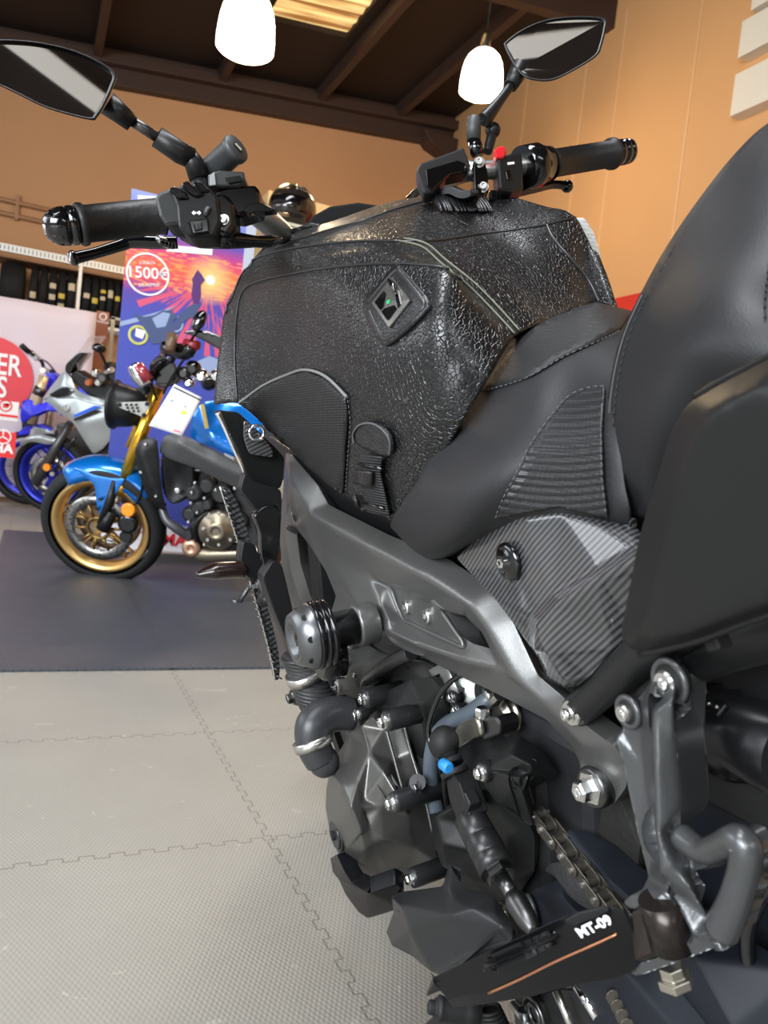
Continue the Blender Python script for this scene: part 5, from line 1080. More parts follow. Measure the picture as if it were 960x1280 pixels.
a_ = BK.w(.66, .14, .32); foot = Vector((BK.w(.80, .30, 0).x, BK.w(.80, .3, 0).y, .006)); mb = MB(); mb.tube([a_, a_.lerp(foot, .5) + Vector((-.01, 0, .01)), foot], [.012, .011, .010], 14, sub=4); mb.box(foot, (.05, .06, .01)); mb.build('side_stand', black_pl, bike)
# exhaust collector under the engine, rear wheel
mb = MB(); mb.tube([BK.w(1.04, -.02, .50), BK.w(1.06, 0, .30), BK.w(.9, 0, .17), BK.w(.62, -.03, .17)], [.03, .035, .05, .05], 20, sub=6); mb.build('exhaust', dark_st, bike)
rw = empty('rear_wheel', (0, 0, 0), None, None); rw.parent = bike; rw.location = BK.w(0, 0, .31) - base(bike)
wheel(rw, BK.w(0, -.02, .315), BK.l, .312, .18, MATS['black_rim'])

for sd_ in (1, -1):
    mb = MB(); mb.tube([BK.w(.56, .09 * sd_, .42), BK.w(.30, .115 * sd_, .38), BK.w(0, .115 * sd_, .315)], [.028, .03, .024], 14, sub=4, flat=(BK.z, .6)); mb.build('swingarm', navy, bike)
mb = MB(); mb.cyl(BK.w(0, -.14, .315), BK.w(0, .14, .315), .014, n=16); mb.build('rear_axle', zinc, bike)
# ================================================================ shop behind
def slab_(name, pts, off, m, parent=None, bevel=0, **k):
    mb = MB(); mb.prism(pts, off); return mb.build(name, m, parent, bevel=bevel, **k)
# ---- tyre rack along the back wall
rk = mat('galvanised_rack', (.62, .60, .56), .4, .6); rkb = mat('brown_rack_board', (.30, .16, .08), .7)
rack = empty('tyre_rack', (0, 10.95, 0), 'long steel tyre rack along the ochre back wall behind the banners', 'rack')
zr = PY(50, 397, 10.95).z; zt = PY(0, 313, 10.95).z
xs = [PY(x, 360, 10.95).x for x in (-60, 98, 190)]
for x in xs: slab_('rack_upright', [(x - .02, 10.7, 0), (x + .02, 10.7, 0), (x + .02, 10.74, 0), (x - .02, 10.74, 0)], (0, 0, zt), rk, rack)
for x in xs: slab_('rack_upright', [(x - .02, 11.15, 0), (x + .02, 11.15, 0), (x + .02, 11.19, 0), (x - .02, 11.19, 0)], (0, 0, zt), rk, rack)
mb = MB(); mb.box(((xs[0] + xs[2]) / 2, 10.72, zt), (xs[2] - xs[0], .05, .09)); br_ = mb.build('rack_beam', rk, rack, label='pale perforated upper beam')
mb = MB(); x = xs[0] + .05
while x < xs[2]: mb.box((x, 10.693, zt), (.012, .006, .05)); x += .045
mb.build('beam_slot', dark_st, br_, kind='stuff')
mb = MB(); mb.box(((xs[0] + xs[2]) / 2, 10.98, zt - .10), (xs[2] - xs[0], .5, .02)); mb.build('rack_shelf', rkb, rack)
for y in (10.76, 11.14): slab_('rack_rail', [(xs[0], y - .02, zr - .04), (xs[2], y - .02, zr - .04), (xs[2], y + .02, zr - .04), (xs[0], y + .02, zr - .04)], (0, 0, .04), rk, rack)
lab_w = mat('tyre_label_cream', (.72, .62, .42), .6); lab_y = mat('tyre_label_yellow', (.80, .60, .08), .6)
def tyre_thing(px, w, tilt, labels, text):
    c = PY(px, 368, 10.95); c.z = zr + .315; R_ = .31
    e = empty('tyre', (c.x, c.y, zr), text, 'tyre', 'tyres standing in the rack'); ax = Vector((math.cos(tilt), 0, math.sin(tilt)))
    x = Vector((0, 1, 0)); y = ax.cross(x); n = 40; rows = []
    for i in range(n + 1):
        a = 2 * PI * i / n; d = x * math.cos(a) + y * math.sin(a)
        rows.append([c + d * r_ + ax * o_ for o_, r_ in ((-w * .36, .20), (-w * .5, .25), (-w * .46, .28), (-w * .3, .302), (0, .31), (w * .3, .302), (w * .46, .28), (w * .5, .25), (w * .36, .20))])
    mb = MB(); mb.grid(rows); mb.build('tyre_carcass', tyre_m, e)
    for (t, h, m) in labels:
        rows = []
        for i in range(5):
            a = PI + t - h / 2 + h * i / 4; d = x * math.cos(a) + y * math.sin(a); rows.append([c + d * r_ + ax * o_ for o_, r_ in ((-w * .36, .300), (-w * .18, .309), (0, .3125), (w * .18, .309), (w * .36, .300))])
        mb = MB(); mb.grid(rows); mb.build('tyre_label', m, e)
s_ = -1
TL = [(15, .28, 0, [], 'broad black tyre lying widest in the rack, far left and without a label'), (41.5, .095, -.03, [(.30, .25, lab_w)], 'leaning tyre with one cream label, next to the broad one'), (53.5, .10, .0, [], 'unlabelled narrow tyre between two labelled ones'),
      (65, .10, .0, [(.25, .22, lab_w), (-.2, .22, lab_w)], 'tyre with two cream labels, one above the other, left rack bay'), (76.5, .10, .0, [(.55, .2, lab_w), (.15, .2, lab_y)], 'tyre with a cream and a yellow label, left rack bay'), (88, .105, .0, [(-.3, .32, lab_w)], 'tyre with a long cream label beside the rack upright, left bay'),
      (107, .10, .0, [(-.05, .2, lab_w)], 'first tyre right of the rack upright, cream label'), (117.5, .092, .0, [(.1, .22, lab_y)], 'narrow tyre with a yellow label, second after the rack upright'), (127, .085, 0, [(-.05, .15, lab_w), (-.35, .15, lab_y)], 'tyre with cream above yellow label, third after the upright'), (136.2, .082, 0, [(-.3, .35, lab_w)], 'tyre with a tall cream label, fourth after the upright'), (145, .078, 0, [(-.15, .2, lab_y)], 'tyre with a yellow label nearest the sunset banner but one'), (153, .08, 0, [], 'last unlabelled tyre, half hidden by the sunset banner')]
for px, w, tl, lb, tx in TL: tyre_thing(px, w, tl, lb, tx)
# ---- pale banner with a red disc
pk = mat('pale_lilac_fabric', (.66, .58, .64), .7, bump=('noise', 3, .6)); redd = mat('banner_red', (.72, .06, .08), .6); whp = mat('banner_white_print', (.92, .88, .88), .6)
YP = 8.0; a = PY(121, 391, YP); z0 = .05; xl = a.x - 3.4
bn = empty('wall_banner', ((xl + a.x) / 2, YP, 0), 'wide pale lilac fabric banner with a red disc and white letters', 'banner')
rows = []
for i in range(41):
    x = xl + (a.x - xl) * i / 40; rows.append([(x, YP + .012 * math.sin(i * 1.1 + j * .5) * (1 if 0 < i < 40 else 0), z0 + (a.z - z0) * j / 12) for j in range(13)])
MB().grid(rows).build('banner_cloth', pk, bn, solid=.004)
cc = PY(-14, 470, YP - .02); mb = MB(); mb.lathe(cc, cc + Vector((0, -.006, 0)), [(0, .37), (1, .37)], 48, False); dsk = mb.build('banner_disc', redd, bn, label='red disc')
for tx, x, y, sz in (('ER', 27, 460, .27), ('S', 9, 486, .27)):
    p = PY(x, y, YP - .032); text_obj('banner_lettering', tx, sz, p, (1, 0, 0), (0, 0, 1), whp, dsk, .002, 'RIGHT', .004, sx=.72)
for x in (xl + .03, a.x - .03): slab_('banner_pole', [(x - .015, YP + .03, 0), (x + .015, YP + .03, 0), (x + .015, YP + .06, 0), (x - .015, YP + .06, 0)], (0, 0, a.z), rk, bn)
for k in (0, 1): x = (xl + .03, a.x - .03)[k]; slab_('banner_foot', [(x - .15, YP - .2, 0), (x + .1, YP - .2, 0), (x + .1, YP + .25, 0), (x - .15, YP + .25, 0)], (0, 0, .02), rk, bn)
# ---- two cards on a stand at the far left
YS = 7.15
def card(name, x0, x1, y0, y1, m, label, cat):
    a, b = PY(x0, y0, YS), PY(x1, y1, YS); e = empty(name, ((a.x + b.x) / 2, YS, 0), label, cat)
    slab_('sign_face', [(a.x, YS, a.z), (b.x, YS, a.z), (b.x, YS, b.z), (a.x, YS, b.z)], (0, .01, 0), m, e, .001)
    slab_('sign_post', [(a.x + .05, YS + .012, 0), (a.x + .08, YS + .012, 0), (a.x + .08, YS + .03, 0), (a.x + .05, YS + .03, 0)], (0, 0, b.z + .02), rk, e); slab_('sign_base', [(a.x - .05, YS - .1, 0), (a.x + .2, YS - .1, 0), (a.x + .2, YS + .15, 0), (a.x - .05, YS + .15, 0)], (0, 0, .012), rk, e)
    return e, a, b
redc = mat('sign_red', (.80, .02, .02), .45)
e, a, b = card('price_sign', -26, 22, 497, 527, mat('sign_white', (.82, .80, .78), .5), 'white card with a red oval logo and red line at the far left edge', 'sign')
p = PY(7, 507, YS - .004); mb = MB(); mb.torus(p, (0, 1, 0), .045, .005, 28, 6); mb.build('sign_logo', redc, e); mb = MB(); mb.box(p, (.04, .004, .035)); mb.box(p + Vector((.015, 0, .01)), (.03, .004, .02)); mb.build('sign_logo', redc, e)
q = PY(4, 519, YS - .004); mb = MB(); mb.box(q, (.22, .004, .02)); mb.build('sign_text_line', redc, e)
YS = 6.8
e, a, b = card('brand_sign', -30, 18, 536, 573, redc, 'red card with a white round emblem low at the far left edge', 'sign')
p = PY(4, 546, YS - .004); mb = MB(); mb.torus(p, (0, 1, 0), .055, .006, 28, 6)
for k in range(3): an = PI / 2 + k * 2 * PI / 3; mb.tube([p, p + Vector((math.cos(an) * .05, 0, math.sin(an) * .05))], .006, 6)
mb.build('sign_emblem', whp, e); text_obj('sign_lettering', 'YAMAHA', .10, PY(16, 562, YS - .004), (1, 0, 0), (0, 0, 1), whp, e, .001, 'RIGHT', .004)
# ---- brown roll-up and cream posts beside the rack
YR = 8.4; a, b = PY(121, 388, YR), PY(137, 391, YR)
e = empty('brown_display', ((a.x + b.x) / 2, YR, 0), 'narrow brown display panel with a small white emblem beside the pale banner', 'panel')
slab_('panel_face', [(a.x, YR, 0), (b.x, YR, 0), (b.x, YR + .04, 0), (a.x, YR + .04, 0)], (0, 0, a.z), mat('terracotta_board', (.36, .13, .07), .6), e, .003)
p = PY(129, 396, YR - .004); mb = MB(); mb.torus(p, (0, 1, 0), .032, .007, 20, 6); mb.build('panel_emblem', whp, e); text_obj('panel_lettering', 'YAMAHA', .028, p + Vector((0, 0, -.055)), (1, 0, 0), (0, 0, 1), whp, e, .001, 'CENTER', .001)
e = empty('cream_shelving', (PY(143, 400, 8.9).x, 8.9, 0), 'cream metal shelving unit between brown panel and sunset banner', 'shelf')
cr_m = mat('cream_metal', (.62, .55, .42), .5); xa, xb = PY(138, 400, 8.9).x, PY(158, 400, 8.9).x; zt_ = PY(145, 398, 8.9).z
for x in (xa, xb): slab_('shelf_post', [(x, 8.8, 0), (x + .04, 8.8, 0), (x + .04, 8.84, 0), (x, 8.84, 0)], (0, 0, zt_), cr_m, e)
for z in (.3, .75, 1.2, zt_ - .03): slab_('shelf_board', [(xa, 8.8, z), (xb + .04, 8.8, z), (xb + .04, 9.2, z), (xa, 9.2, z)], (0, 0, .025), cr_m, e)
# ---- sunset banner
YB2 = 4.80
A_, B_ = PY(167, 236, YB2), PY(305, 315, YB2); x0, x1, ztp = A_.x - .01, B_.x, A_.z
bn = empty('roll_up_banner', ((x0 + x1) / 2, YB2, 0), 'tall banner with an orange-red sunset, a rider and a white 1500 euro circle on blue', 'banner')
def poster():
    m = bpy.data.materials.new('sunset_print'); m.use_nodes = True; nt = m.node_tree; N = nt.nodes; L = nt.links; b = N['Principled BSDF']; b.inputs['Roughness'].default_value = .5
    geo = N.new('ShaderNodeTexCoord'); sp = N.new('ShaderNodeSeparateXYZ'); L.new(geo.outputs['Object'], sp.inputs[0])
    def M(op, a, c=None):
        n = N.new('ShaderNodeMath'); n.operation = op
        for i, v in enumerate((a, c)):
            if v is None: continue
            if isinstance(v, (int, float)): n.inputs[i].default_value = v
            else: L.new(v, n.inputs[i])
        return n.outputs[0]
    def ramp(f, els):
        r = N.new('ShaderNodeValToRGB'); L.new(f, r.inputs[0])
        while len(r.color_ramp.elements) < len(els): r.color_ramp.elements.new(.5)
        for e_, (p_, c_) in zip(r.color_ramp.elements, els): e_.position = p_; e_.color = tuple(c_) + (1,)
        return r.outputs[0]
    def mix(f, a, c):
        n = N.new('ShaderNodeMix'); n.data_type = 'RGBA'
        for i, v in ((0, f), (6, a), (7, c)):
            if isinstance(v, (int, float)): n.inputs[i].default_value = v
            elif isinstance(v, tuple): n.inputs[i].default_value = v + (1,)
            else: L.new(v, n.inputs[i])
        return n.outputs[2]
    cxm = (x0 + x1) / 2; X = sp.outputs[0]; Z = sp.outputs[2]
    S_ = PY(263, 350, YB2); dx = M('SUBTRACT', X, S_.x - cxm); dz = M('SUBTRACT', Z, S_.z)
    t = M('DIVIDE', Z, ztp)
    zt = lambda py: PY(200, py, YB2).z / ztp
    base_ = ramp(t, [(0, (.82, .82, .88)), (zt(655) - .01, (.82, .82, .88)), (zt(655), (.055, .075, .36)), (zt(400), (.06, .08, .42)), (zt(370), (.10, .06, .36)), (zt(352), (.62, .06, .12)), (zt(330), (.85, .12, .06)), (zt(312), (.62, .05, .20)), (zt(290), (.10, .08, .40)), (zt(236), (.30, .36, .72))])
    ang = M('ARCTAN2', dz, dx); wv = N.new('ShaderNodeTexNoise'); cb = N.new('ShaderNodeCombineXYZ'); L.new(M('MULTIPLY', ang, 7), cb.inputs[0]); L.new(M('MULTIPLY', M('LOGARITHM', M('SQRT', M('ADD', M('MULTIPLY', dx, dx), M('MULTIPLY', dz, dz))), 2.7), .5), cb.inputs[1]); L.new(cb.outputs[0], wv.inputs['Vector']); wv.inputs['Scale'].default_value = 1.4; wv.inputs['Detail'].default_value = 3
    dist = M('SQRT', M('ADD', M('MULTIPLY', dx, dx), M('MULTIPLY', M('MULTIPLY', dz, dz), 1.0)))
    below = M('LESS_THAN', dz, -.02)
    rayf = M('MULTIPLY', M('MULTIPLY', M('GREATER_THAN', wv.outputs[0], .50), below), M('LESS_THAN', dist, .46))
    c1 = mix(M('MULTIPLY', rayf, .8), base_, (.80, .10, .13))
    cn = N.new('ShaderNodeTexNoise'); mp = N.new('ShaderNodeMapping'); mp.inputs['Scale'].default_value = (3, 1, 14); L.new(geo.outputs['Object'], mp.inputs[0]); L.new(mp.outputs[0], cn.inputs['Vector']); cn.inputs['Detail'].default_value = 4
    cl = M('MULTIPLY', M('MULTIPLY', M('GREATER_THAN', cn.outputs[0], .54), M('GREATER_THAN', t, zt(362))), M('LESS_THAN', t, zt(308)))
    c2 = mix(M('MULTIPLY', cl, .75), c1, (.95, .36, .10))
    glow_ = M('MULTIPLY', M('LESS_THAN', dist, .16), M('SUBTRACT', 1, M('DIVIDE', dist, .16)))
    c3 = mix(glow_, c2, (1, .72, .25)); c4 = mix(M('LESS_THAN', dist, .028), c3, (1, .95, .75))
    L.new(c4, b.inputs[0]); return m
slab_('banner_print', [(x0, YB2, .06), (x1, YB2, .06), (x1, YB2, ztp), (x0, YB2, ztp)], (0, .004, 0), poster(), bn)
slab_('banner_edge', [(x1, YB2 - .01, .0), (x1 + .06, YB2 - .01, .0), (x1 + .06, YB2 + .03, 0), (x1, YB2 + .03, 0)], (0, 0, ztp), mat('pale_blue_grey_edge', (.50, .54, .62), .5), bn)
slab_('banner_foot', [(x0 - .02, YB2 - .08, 0), (x1 + .1, YB2 - .08, 0), (x1 + .1, YB2 + .16, 0), (x0 - .02, YB2 + .16, 0)], (0, 0, .06), steel, bn, .01)
yb = YB2 - .003; P3 = lambda x, y, o=0: PY(x, y, yb - o)
pw = mat('print_white', (.9, .9, .92), .5); pd = mat('print_violet_shadow', (.10, .03, .16), .5); pdk = mat('print_blue_grey', (.06, .09, .20), .5); pym = mat('print_yellow', (.55, .55, .15), .5); plb = mat('print_pale_blue', (.30, .38, .58), .5)
c = P3(185, 343); mb = MB(); mb.torus(c, (0, 1, 0), .118, .006, 44, 6, r2=.001); pc = mb.build('price_circle', pw, bn)
text_obj('price_lettering', '1500€', .092, c + Vector((.0, -.001, .005)), Vector((1, 0, .12)), (0, 0, 1), pw, bn, .0008, 'CENTER', .0008); text_obj('price_lettering', 'DE REMISE', .026, c + Vector((.012, -.001, -.06)), Vector((1, 0, .2)), (0, 0, 1), pw, bn, .0008); text_obj('price_lettering', "JUSQU'À", .024, c + Vector((-.01, -.001, .065)), Vector((1, 0, .2)), (0, 0, 1), pw, bn, .0008)
def flat(name, pts, m, par=bn, o=0): mb = MB(); mb.prism([P3(x, y, o) for x, y in pts], (0, -.001, 0)); return mb.build(name, m, par)
flat('printed_rider', [(247, 337), (252, 343), (256, 350), (251, 356), (251, 370), (248, 380), (242, 380), (239, 368), (241, 355), (240, 349), (244, 342)], pd)
flat('printed_shadow', [(242, 379), (250, 380), (245, 395), (232, 400), (222, 412), (215, 410), (225, 392)], pdk)
# printed motorcycle on the blue part
mb = MB(); mb.torus(P3(173, 419), (0, 1, 0), .050, .009, 30, 6, r2=.001); mb.build('printed_wheel', pym, bn); mb = MB(); mb.torus(P3(219, 405), (0, 1, 0), .044, .007, 30, 6, r2=.001); mb.build('printed_wheel', plb, bn)
flat('printed_motorcycle', [(166, 391), (180, 396), (192, 394), (203, 388), (214, 388), (222, 396), (216, 402), (219, 418), (208, 428), (190, 430), (184, 416), (176, 404)], pdk, o=.001); flat('printed_motorcycle_detail', [(190, 398), (204, 390), (213, 392), (207, 408), (196, 410)], plb, o=.002); flat('printed_motorcycle_detail', [(170, 410), (182, 414), (178, 424), (169, 420)], pw, o=.002)
flat('printed_motorcycle', [(238, 455), (262, 445), (280, 452), (284, 474), (262, 482), (242, 474)], plb, o=.001)
flat('printed_streak', [(150, 402), (190, 392), (222, 382), (190, 398), (150, 408)], plb)
flat('printed_title', [(209, 306), (266, 311), (265, 319), (208, 314)], pw, o=.001)
flat('printed_cloud', [(172, 244), (200, 246), (198, 251), (172, 250)], pw)
prd = mat('print_red', (.75, .03, .05), .5); text_obj('banner_lettering', 'YAMAHA', .10, P3(176, 673, .002), (1, 0, 0), (0, 0, 1), prd, bn, .001, 'LEFT', .003)
for k in range(3): flat('printed_text_line', [(200, 690 + k * 5), (280, 706 + k * 5), (280, 707.5 + k * 5), (200, 691.5 + k * 5)], plb)
# ---- cream cabinet with a helmet
YC = 7.6; a, b = PY(335, 250, YC), PY(530, 268, YC)
e = empty('display_cabinet', ((a.x + b.x) / 2, YC + .2, 0), 'tall cream display cabinet rising behind the tank cover', 'cabinet')
slab_('cabinet_body', [(a.x, YC, 0), (b.x, YC, 0), (b.x, YC + .4, 0), (a.x, YC + .4, 0)], (0, 0, PY(400, 254, YC).z), mat('cream_laminate', (.62, .47, .25), .5), e, .006)
zs = PY(366, 288, 4.95).z
False and slab_('cabinet_shelf', [(a.x, YC - .38, zs - .03), (b.x, YC - .38, zs - .03), (b.x, YC, zs - .03), (a.x, YC, zs - .03)], (0, 0, .03), cr_m, e, .003)
HC = PY(366, 262, 4.95); e = empty('helmet', (HC.x, HC.y, zs), 'black full-face helmet with gold and brown glints on a slim column behind the handlebar', 'helmet')
dc = empty('display_column', (HC.x, HC.y, 0), 'slim cream display column carrying the helmet', 'column')
MB().box((HC.x, HC.y, zs / 2), (.26, .26, zs - .03)).build('column_body', cr_m, dc, bevel=.005); MB().box((HC.x, HC.y, zs - .012), (.32, .32, .02)).build('column_top', cr_m, dc, bevel=.003)
hel = mat('helmet_shell', (.02, .015, .012), .12, coat=1); gold = mat('helmet_gold', (.42, .30, .17), .2, .8)
hx = RT @ Vector((1, 0, 0)); hf = RT @ Vector((-.25, .1, -1)).normalized(); hu = Vector((0, 0, 1)); hf = (hf - hu * hf.dot(hu)).normalized(); hr = hf.cross(hu)
def HP(a_, b_, c_, r_=1): return HC + hr * (a_ * .15 * r_) + hf * (b_ * .17 * r_) + hu * (c_ * .155 * r_)
rows = []
for i in range(25):
    th = PI * i / 24; rr = []
    for k in range(40):
        ph = 2 * PI * k / 40; sx_ = math.sin(th) * math.cos(ph); sy_ = math.sin(th) * math.sin(ph); sz_ = math.cos(th); f_ = 1 + (.12 if sy_ > .3 and sz_ < -.1 else 0) * sy_
        if sz_ < -.75: sz_ = -.75
        rr.append(HP(sx_, sy_ * f_, sz_))
    rows.append(rr)
mb = MB(); mb.grid(rows, True, True); mb.build('helmet_shell', hel, e)
def hpatch(name, pts, m, r_=1.02):
    rows = [[HP(math.cos(v_) * math.sin(u_), math.cos(v_) * math.cos(u_), math.sin(v_), r_) for u_ in [pts[0] + (pts[1] - pts[0]) * i / 12 for i in range(13)]] for v_ in [pts[2] + (pts[3] - pts[2]) * j / 6 for j in range(7)]]
    mb = MB(); mb.grid(rows); return mb.build(name, m, e, solid=.003)
hpatch('visor', (-1.1, 1.1, -.35, .28), black_gl, 1.03); hpatch('helmet_glint', (-.2, 1.4, .55, .95), gold); hpatch('helmet_glint', (.9, 1.9, .1, .5), gold); hpatch('helmet_glint', (-1.2, -.5, .6, .9), mat('helmet_silver', (.6, .55, .5), .15, .9)); hpatch('chin_vent', (-.3, .3, -.6, -.45), gold, 1.12)  # gold and silver patches paint bright glints onto the dark shell
# ================================================================ motorcycles behind
def bgframe(px, py, yaw, lean, wb=1.43):
    P = PZ(px, py, 0); f = Vector((math.cos(yaw), math.sin(yaw), 0)); return Frame(P - f * wb, yaw, lean)
YAW = math.radians(155.4)
def vs(fr, par, name, pts, v, m, th=.02, bevel=.003, cre=(), **k):
    g = lambda p: (p[0], p[1], p[2] if len(p) > 2 else v)
    return build_sheet(sheet([g(p) for p in pts], [[g(p) for p in c_] for c_ in cre], pf=fr.V, soft=k.pop('soft', 2), grain=k.pop('grain', .03)), name, m, par, th, bevel, **k)
def vt(fr, par, name, pts, r, m, n=12, sub=0, **k):
    mb = MB(); mb.tube([fr.V(*p) for p in pts], r, n, sub=sub); return mb.build(name, m, par, **k)
def vl(fr, par, name, p, prof, L, m, n=28, **k):
    c = fr.V(*p); mb = MB(); mb.lathe(c, c + fr.l * L, prof, n); return mb.build(name, m, par, **k)
# ---- the blue roadster with gold wheels
BB = bgframe(128, 721, YAW, math.radians(12)); 
bb = empty('motorcycle', BB.w(.75, 0, 0), 'metallic blue roadster with gold wheels and gold fork, paper sheet hanging on it', 'motorcycle')
gold_w = mat('gold_wheel', (.72, .46, .17), .32, .75); gold_f = mat('gold_fork', (.85, .48, .05), .22, .9); blue_p = mat('metallic_blue_paint', (.0, .17, .62), .22, .45, coat=1); grey_t = mat('dark_grey_side', (.075, .075, .075), .42, .2)
ww = empty('front_wheel', (0, 0, 0), None, None); ww.parent = bb; wc = BB.V(130, 654, 0); ww.location = wc - base(bb)
wax = (BB.l + BB.f * .05 - BB.z * .12).normalized(); wheel(ww, wc, wax, .318, .12, gold_w, rim_r=.76)
disc_m = mat('perforated_disc', (.40, .38, .35), .3, .95); nt = disc_m.node_tree; bsd = nt.nodes['Principled BSDF']; vo = nt.nodes.new('ShaderNodeTexVoronoi'); vo.inputs['Scale'].default_value = 75; tcn = nt.nodes.new('ShaderNodeTexCoord'); lt = nt.nodes.new('ShaderNodeMath'); lt.operation = 'LESS_THAN'; lt.inputs[1].default_value = .28; mxn = nt.nodes.new('ShaderNodeMix'); mxn.data_type = 'RGBA'; mxn.inputs[6].default_value = (.34, .33, .31, 1); mxn.inputs[7].default_value = (.01, .01, .01, 1)
nt.links.new(tcn.outputs['Object'], vo.inputs['Vector']); nt.links.new(vo.outputs['Distance'], lt.inputs[0]); nt.links.new(lt.outputs[0], mxn.inputs[0]); nt.links.new(mxn.outputs[2], bsd.inputs[0])
def ringdisc(par, c, ax, ro, ri, name, m, th=.005):
    mb = MB(); x = ax.orthogonal().normalized(); y = ax.cross(x); n = 48
    mb.grid([[c + (x * math.cos(2 * PI * i / n) + y * math.sin(2 * PI * i / n)) * r_ + ax * o_ for r_, o_ in ((ri, 0), (ro, 0), (ro, th), (ri, th), (ri, 0))] for i in range(n + 1)]); return mb.build(name, m, par)
for s in (1, -1): ringdisc(ww, wc + wax * (.062 * s), wax, .172, .122, 'brake_disc', disc_m)
mb = MB(); x_ = wax.orthogonal().normalized(); y_ = wax.cross(x_)
for k in range(10): an = k * PI / 5; d = x_ * math.cos(an) + y_ * math.sin(an); mb.tube([wc + wax * .064 + d * .05, wc + wax * .064 + d * .125], [.010, .006], 6)
mb.torus(wc + wax * .064, wax, .055, .010, 28, 8); mb.build('disc_carrier', mat('bronze_carrier', (.22, .14, .05), .35, .8), ww)
vt(BB, bb, 'fork_tube', [(199, 484, .02), (152, 607, .06)], .031, gold_f, 20); vt(BB, bb, 'fork_tube', [(188, 500, -.16), (163, 560, -.12)], .027, gold_f, 20)
vt(BB, bb, 'fork_collar', [(154, 603, .06), (149, 616, .06)], .036, gold_f, 20); vt(BB, bb, 'fork_stanchion', [(150, 614, .06), (133, 652, .07)], .022, steel, 16); vt(BB, bb, 'fork_guard', [(143, 600, .09), (138, 625, .10), (126, 655, .10)], [.012, .022, .020], black_pl, 12)
vt(BB, bb, 'axle_clamp', [(140, 640, .09), (128, 662, .10)], [.028, .034], black_pl, 14)
vl(BB, bb, 'brake_caliper', (163, 652, .075), [(0, .05), (.8, .05), (1, .035)], .05, black_gl, 14); vl(BB, bb, 'brake_caliper', (160, 668, .075), [(0, .035), (1, .03)], .04, black_gl, 12)
vl(BB, bb, 'orange_reflector', (161, 637, .11), [(0, .034), (.6, .035), (1, .028)], .018, mat('orange_reflector', (.95, .30, .02), .3), 24)
vt(BB, bb, 'brake_line', [(160, 636, .10), (172, 625, .10), (178, 600, .08), (172, 560, .05)], .006, black_gl, 8, 5)
# fender wrapped over the tyre
rows = []
for i in range(15):
    a_ = math.radians(38 + 84 * i / 14); d = BB.f * -math.cos(PI - a_) + BB.z * math.sin(a_)
    d = (BB.f * -math.cos(a_) + BB.z * math.sin(a_)); R_ = .338; rows.append([wc + d * (R_ - o) + wax * s for s, o in ((-.085, .055), (-.078, .015), (-.045, 0), (0, -.006), (.045, 0), (.078, .015), (.088, .055), (.090, .09))])
mb = MB(); mb.grid(rows); fd = mb.build('front_fender', blue_p, bb, solid=.004, label='metallic blue front fender')
vs(BB, bb, 'fender_side', [(86, 582), (100, 586), (116, 594), (140, 598), (158, 598), (152, 606), (143, 620), (138, 640), (131, 646), (123, 644), (120, 625), (118, 606), (104, 594)], .10, blue_p, .012)
for (x, y) in ((126, 624), (122, 636)): vl(BB, bb, 'fender_bolt', (x, y, .115), [(0, .01), (1, .008)], .008, black_pl, 10)
# headlamp
a_, b_ = BB.V(140, 505, -.03), BB.V(186, 512, -.03); mb = MB(); mb.lathe(a_, b_, [(0, .095), (.03, .118), (.10, .122), (.14, .112), (.3, .105), (.5, .098), (.75, .085), (1, .05)], 36); mb.build('headlamp', black_pl, bb, label='round black headlamp bucket')
pl_ = vs(BB, bb, 'headlamp_bracket', [(146, 503), (186, 502), (188, 506), (183, 516), (179, 522), (173, 519), (148, 509)], .12, mat('brushed_bracket', (.42, .42, .40), .35, .8), .006, .001, soft=0)
for i in range(9): x, y = 158 + (i % 3) * 6 + (i // 3) * 1.5, 506 + (i // 3) * 4; vl(BB, pl_, 'bracket_hole', (x, y, .125), [(0, .006), (1, .006)], .003, hole, 8)
for x, y in ((149, 506), (184, 505), (180, 519)): vl(BB, pl_, 'bracket_screw', (x, y, .124), [(0, .011), (1, .009)], .008, black_pl, 10)
# indicator, mirror, cockpit clutter
a_, b_ = BB.V(166, 456, .12), BB.V(184, 482, .12); mb = MB(); mb.tube([a_, a_.lerp(b_, .5), b_], [.026, .042, .030], 18, sub=4); tsn = mb.build('turn_signal', chrome, bb); vt(BB, tsn, 'indicator_lens', [(172, 456, .15), (186, 476, .15)], [.024, .028], mat('red_lens', (.28, .03, .04), .15, coat=.8), 14); vt(BB, tsn, 'signal_stalk', [(178, 478, .10), (186, 490, .08)], .014, black_pl, 10)
vt(BB, bb, 'handlebar', [(205, 470, .02), (214, 452, .08), (222, 440, .14), (236, 430, .22)], .014, dark_st, 12, 4); vt(BB, bb, 'handlebar', [(205, 470, -.02), (200, 450, -.2), (206, 438, -.34)], .014, dark_st, 12, 4)
vt(BB, bb, 'handlebar_grip', [(216, 418, .26), (212, 440, .30)], [.024, .022], mat('brown_tan_grip', (.12, .07, .04), .4), 14); vt(BB, bb, 'switch_cluster', [(205, 434, .2), (232, 440, .24), (240, 432, .26)], [.03, .038, .026], black_gl, 12, 3); vt(BB, bb, 'switch_cluster', [(232, 430, .24), (248, 432, .26)], [.026, .020], mat('dark_red_button', (.25, .02, .03), .3), 12)
mb = MB(); c_ = BB.V(249, 401, .3); mb.ball(c_, .045, 18, (.55, .35, 1.1), (RT @ Vector((1, .5, 0)), RT @ Vector((0, 0, 1)), RT @ Vector((.5, -1, 0)).normalized())); mb.build('bar_mirror', black_gl, bb); vt(BB, bb, 'mirror_stalk', [(246, 412, .3), (238, 428, .26)], .007, black_gl, 8)
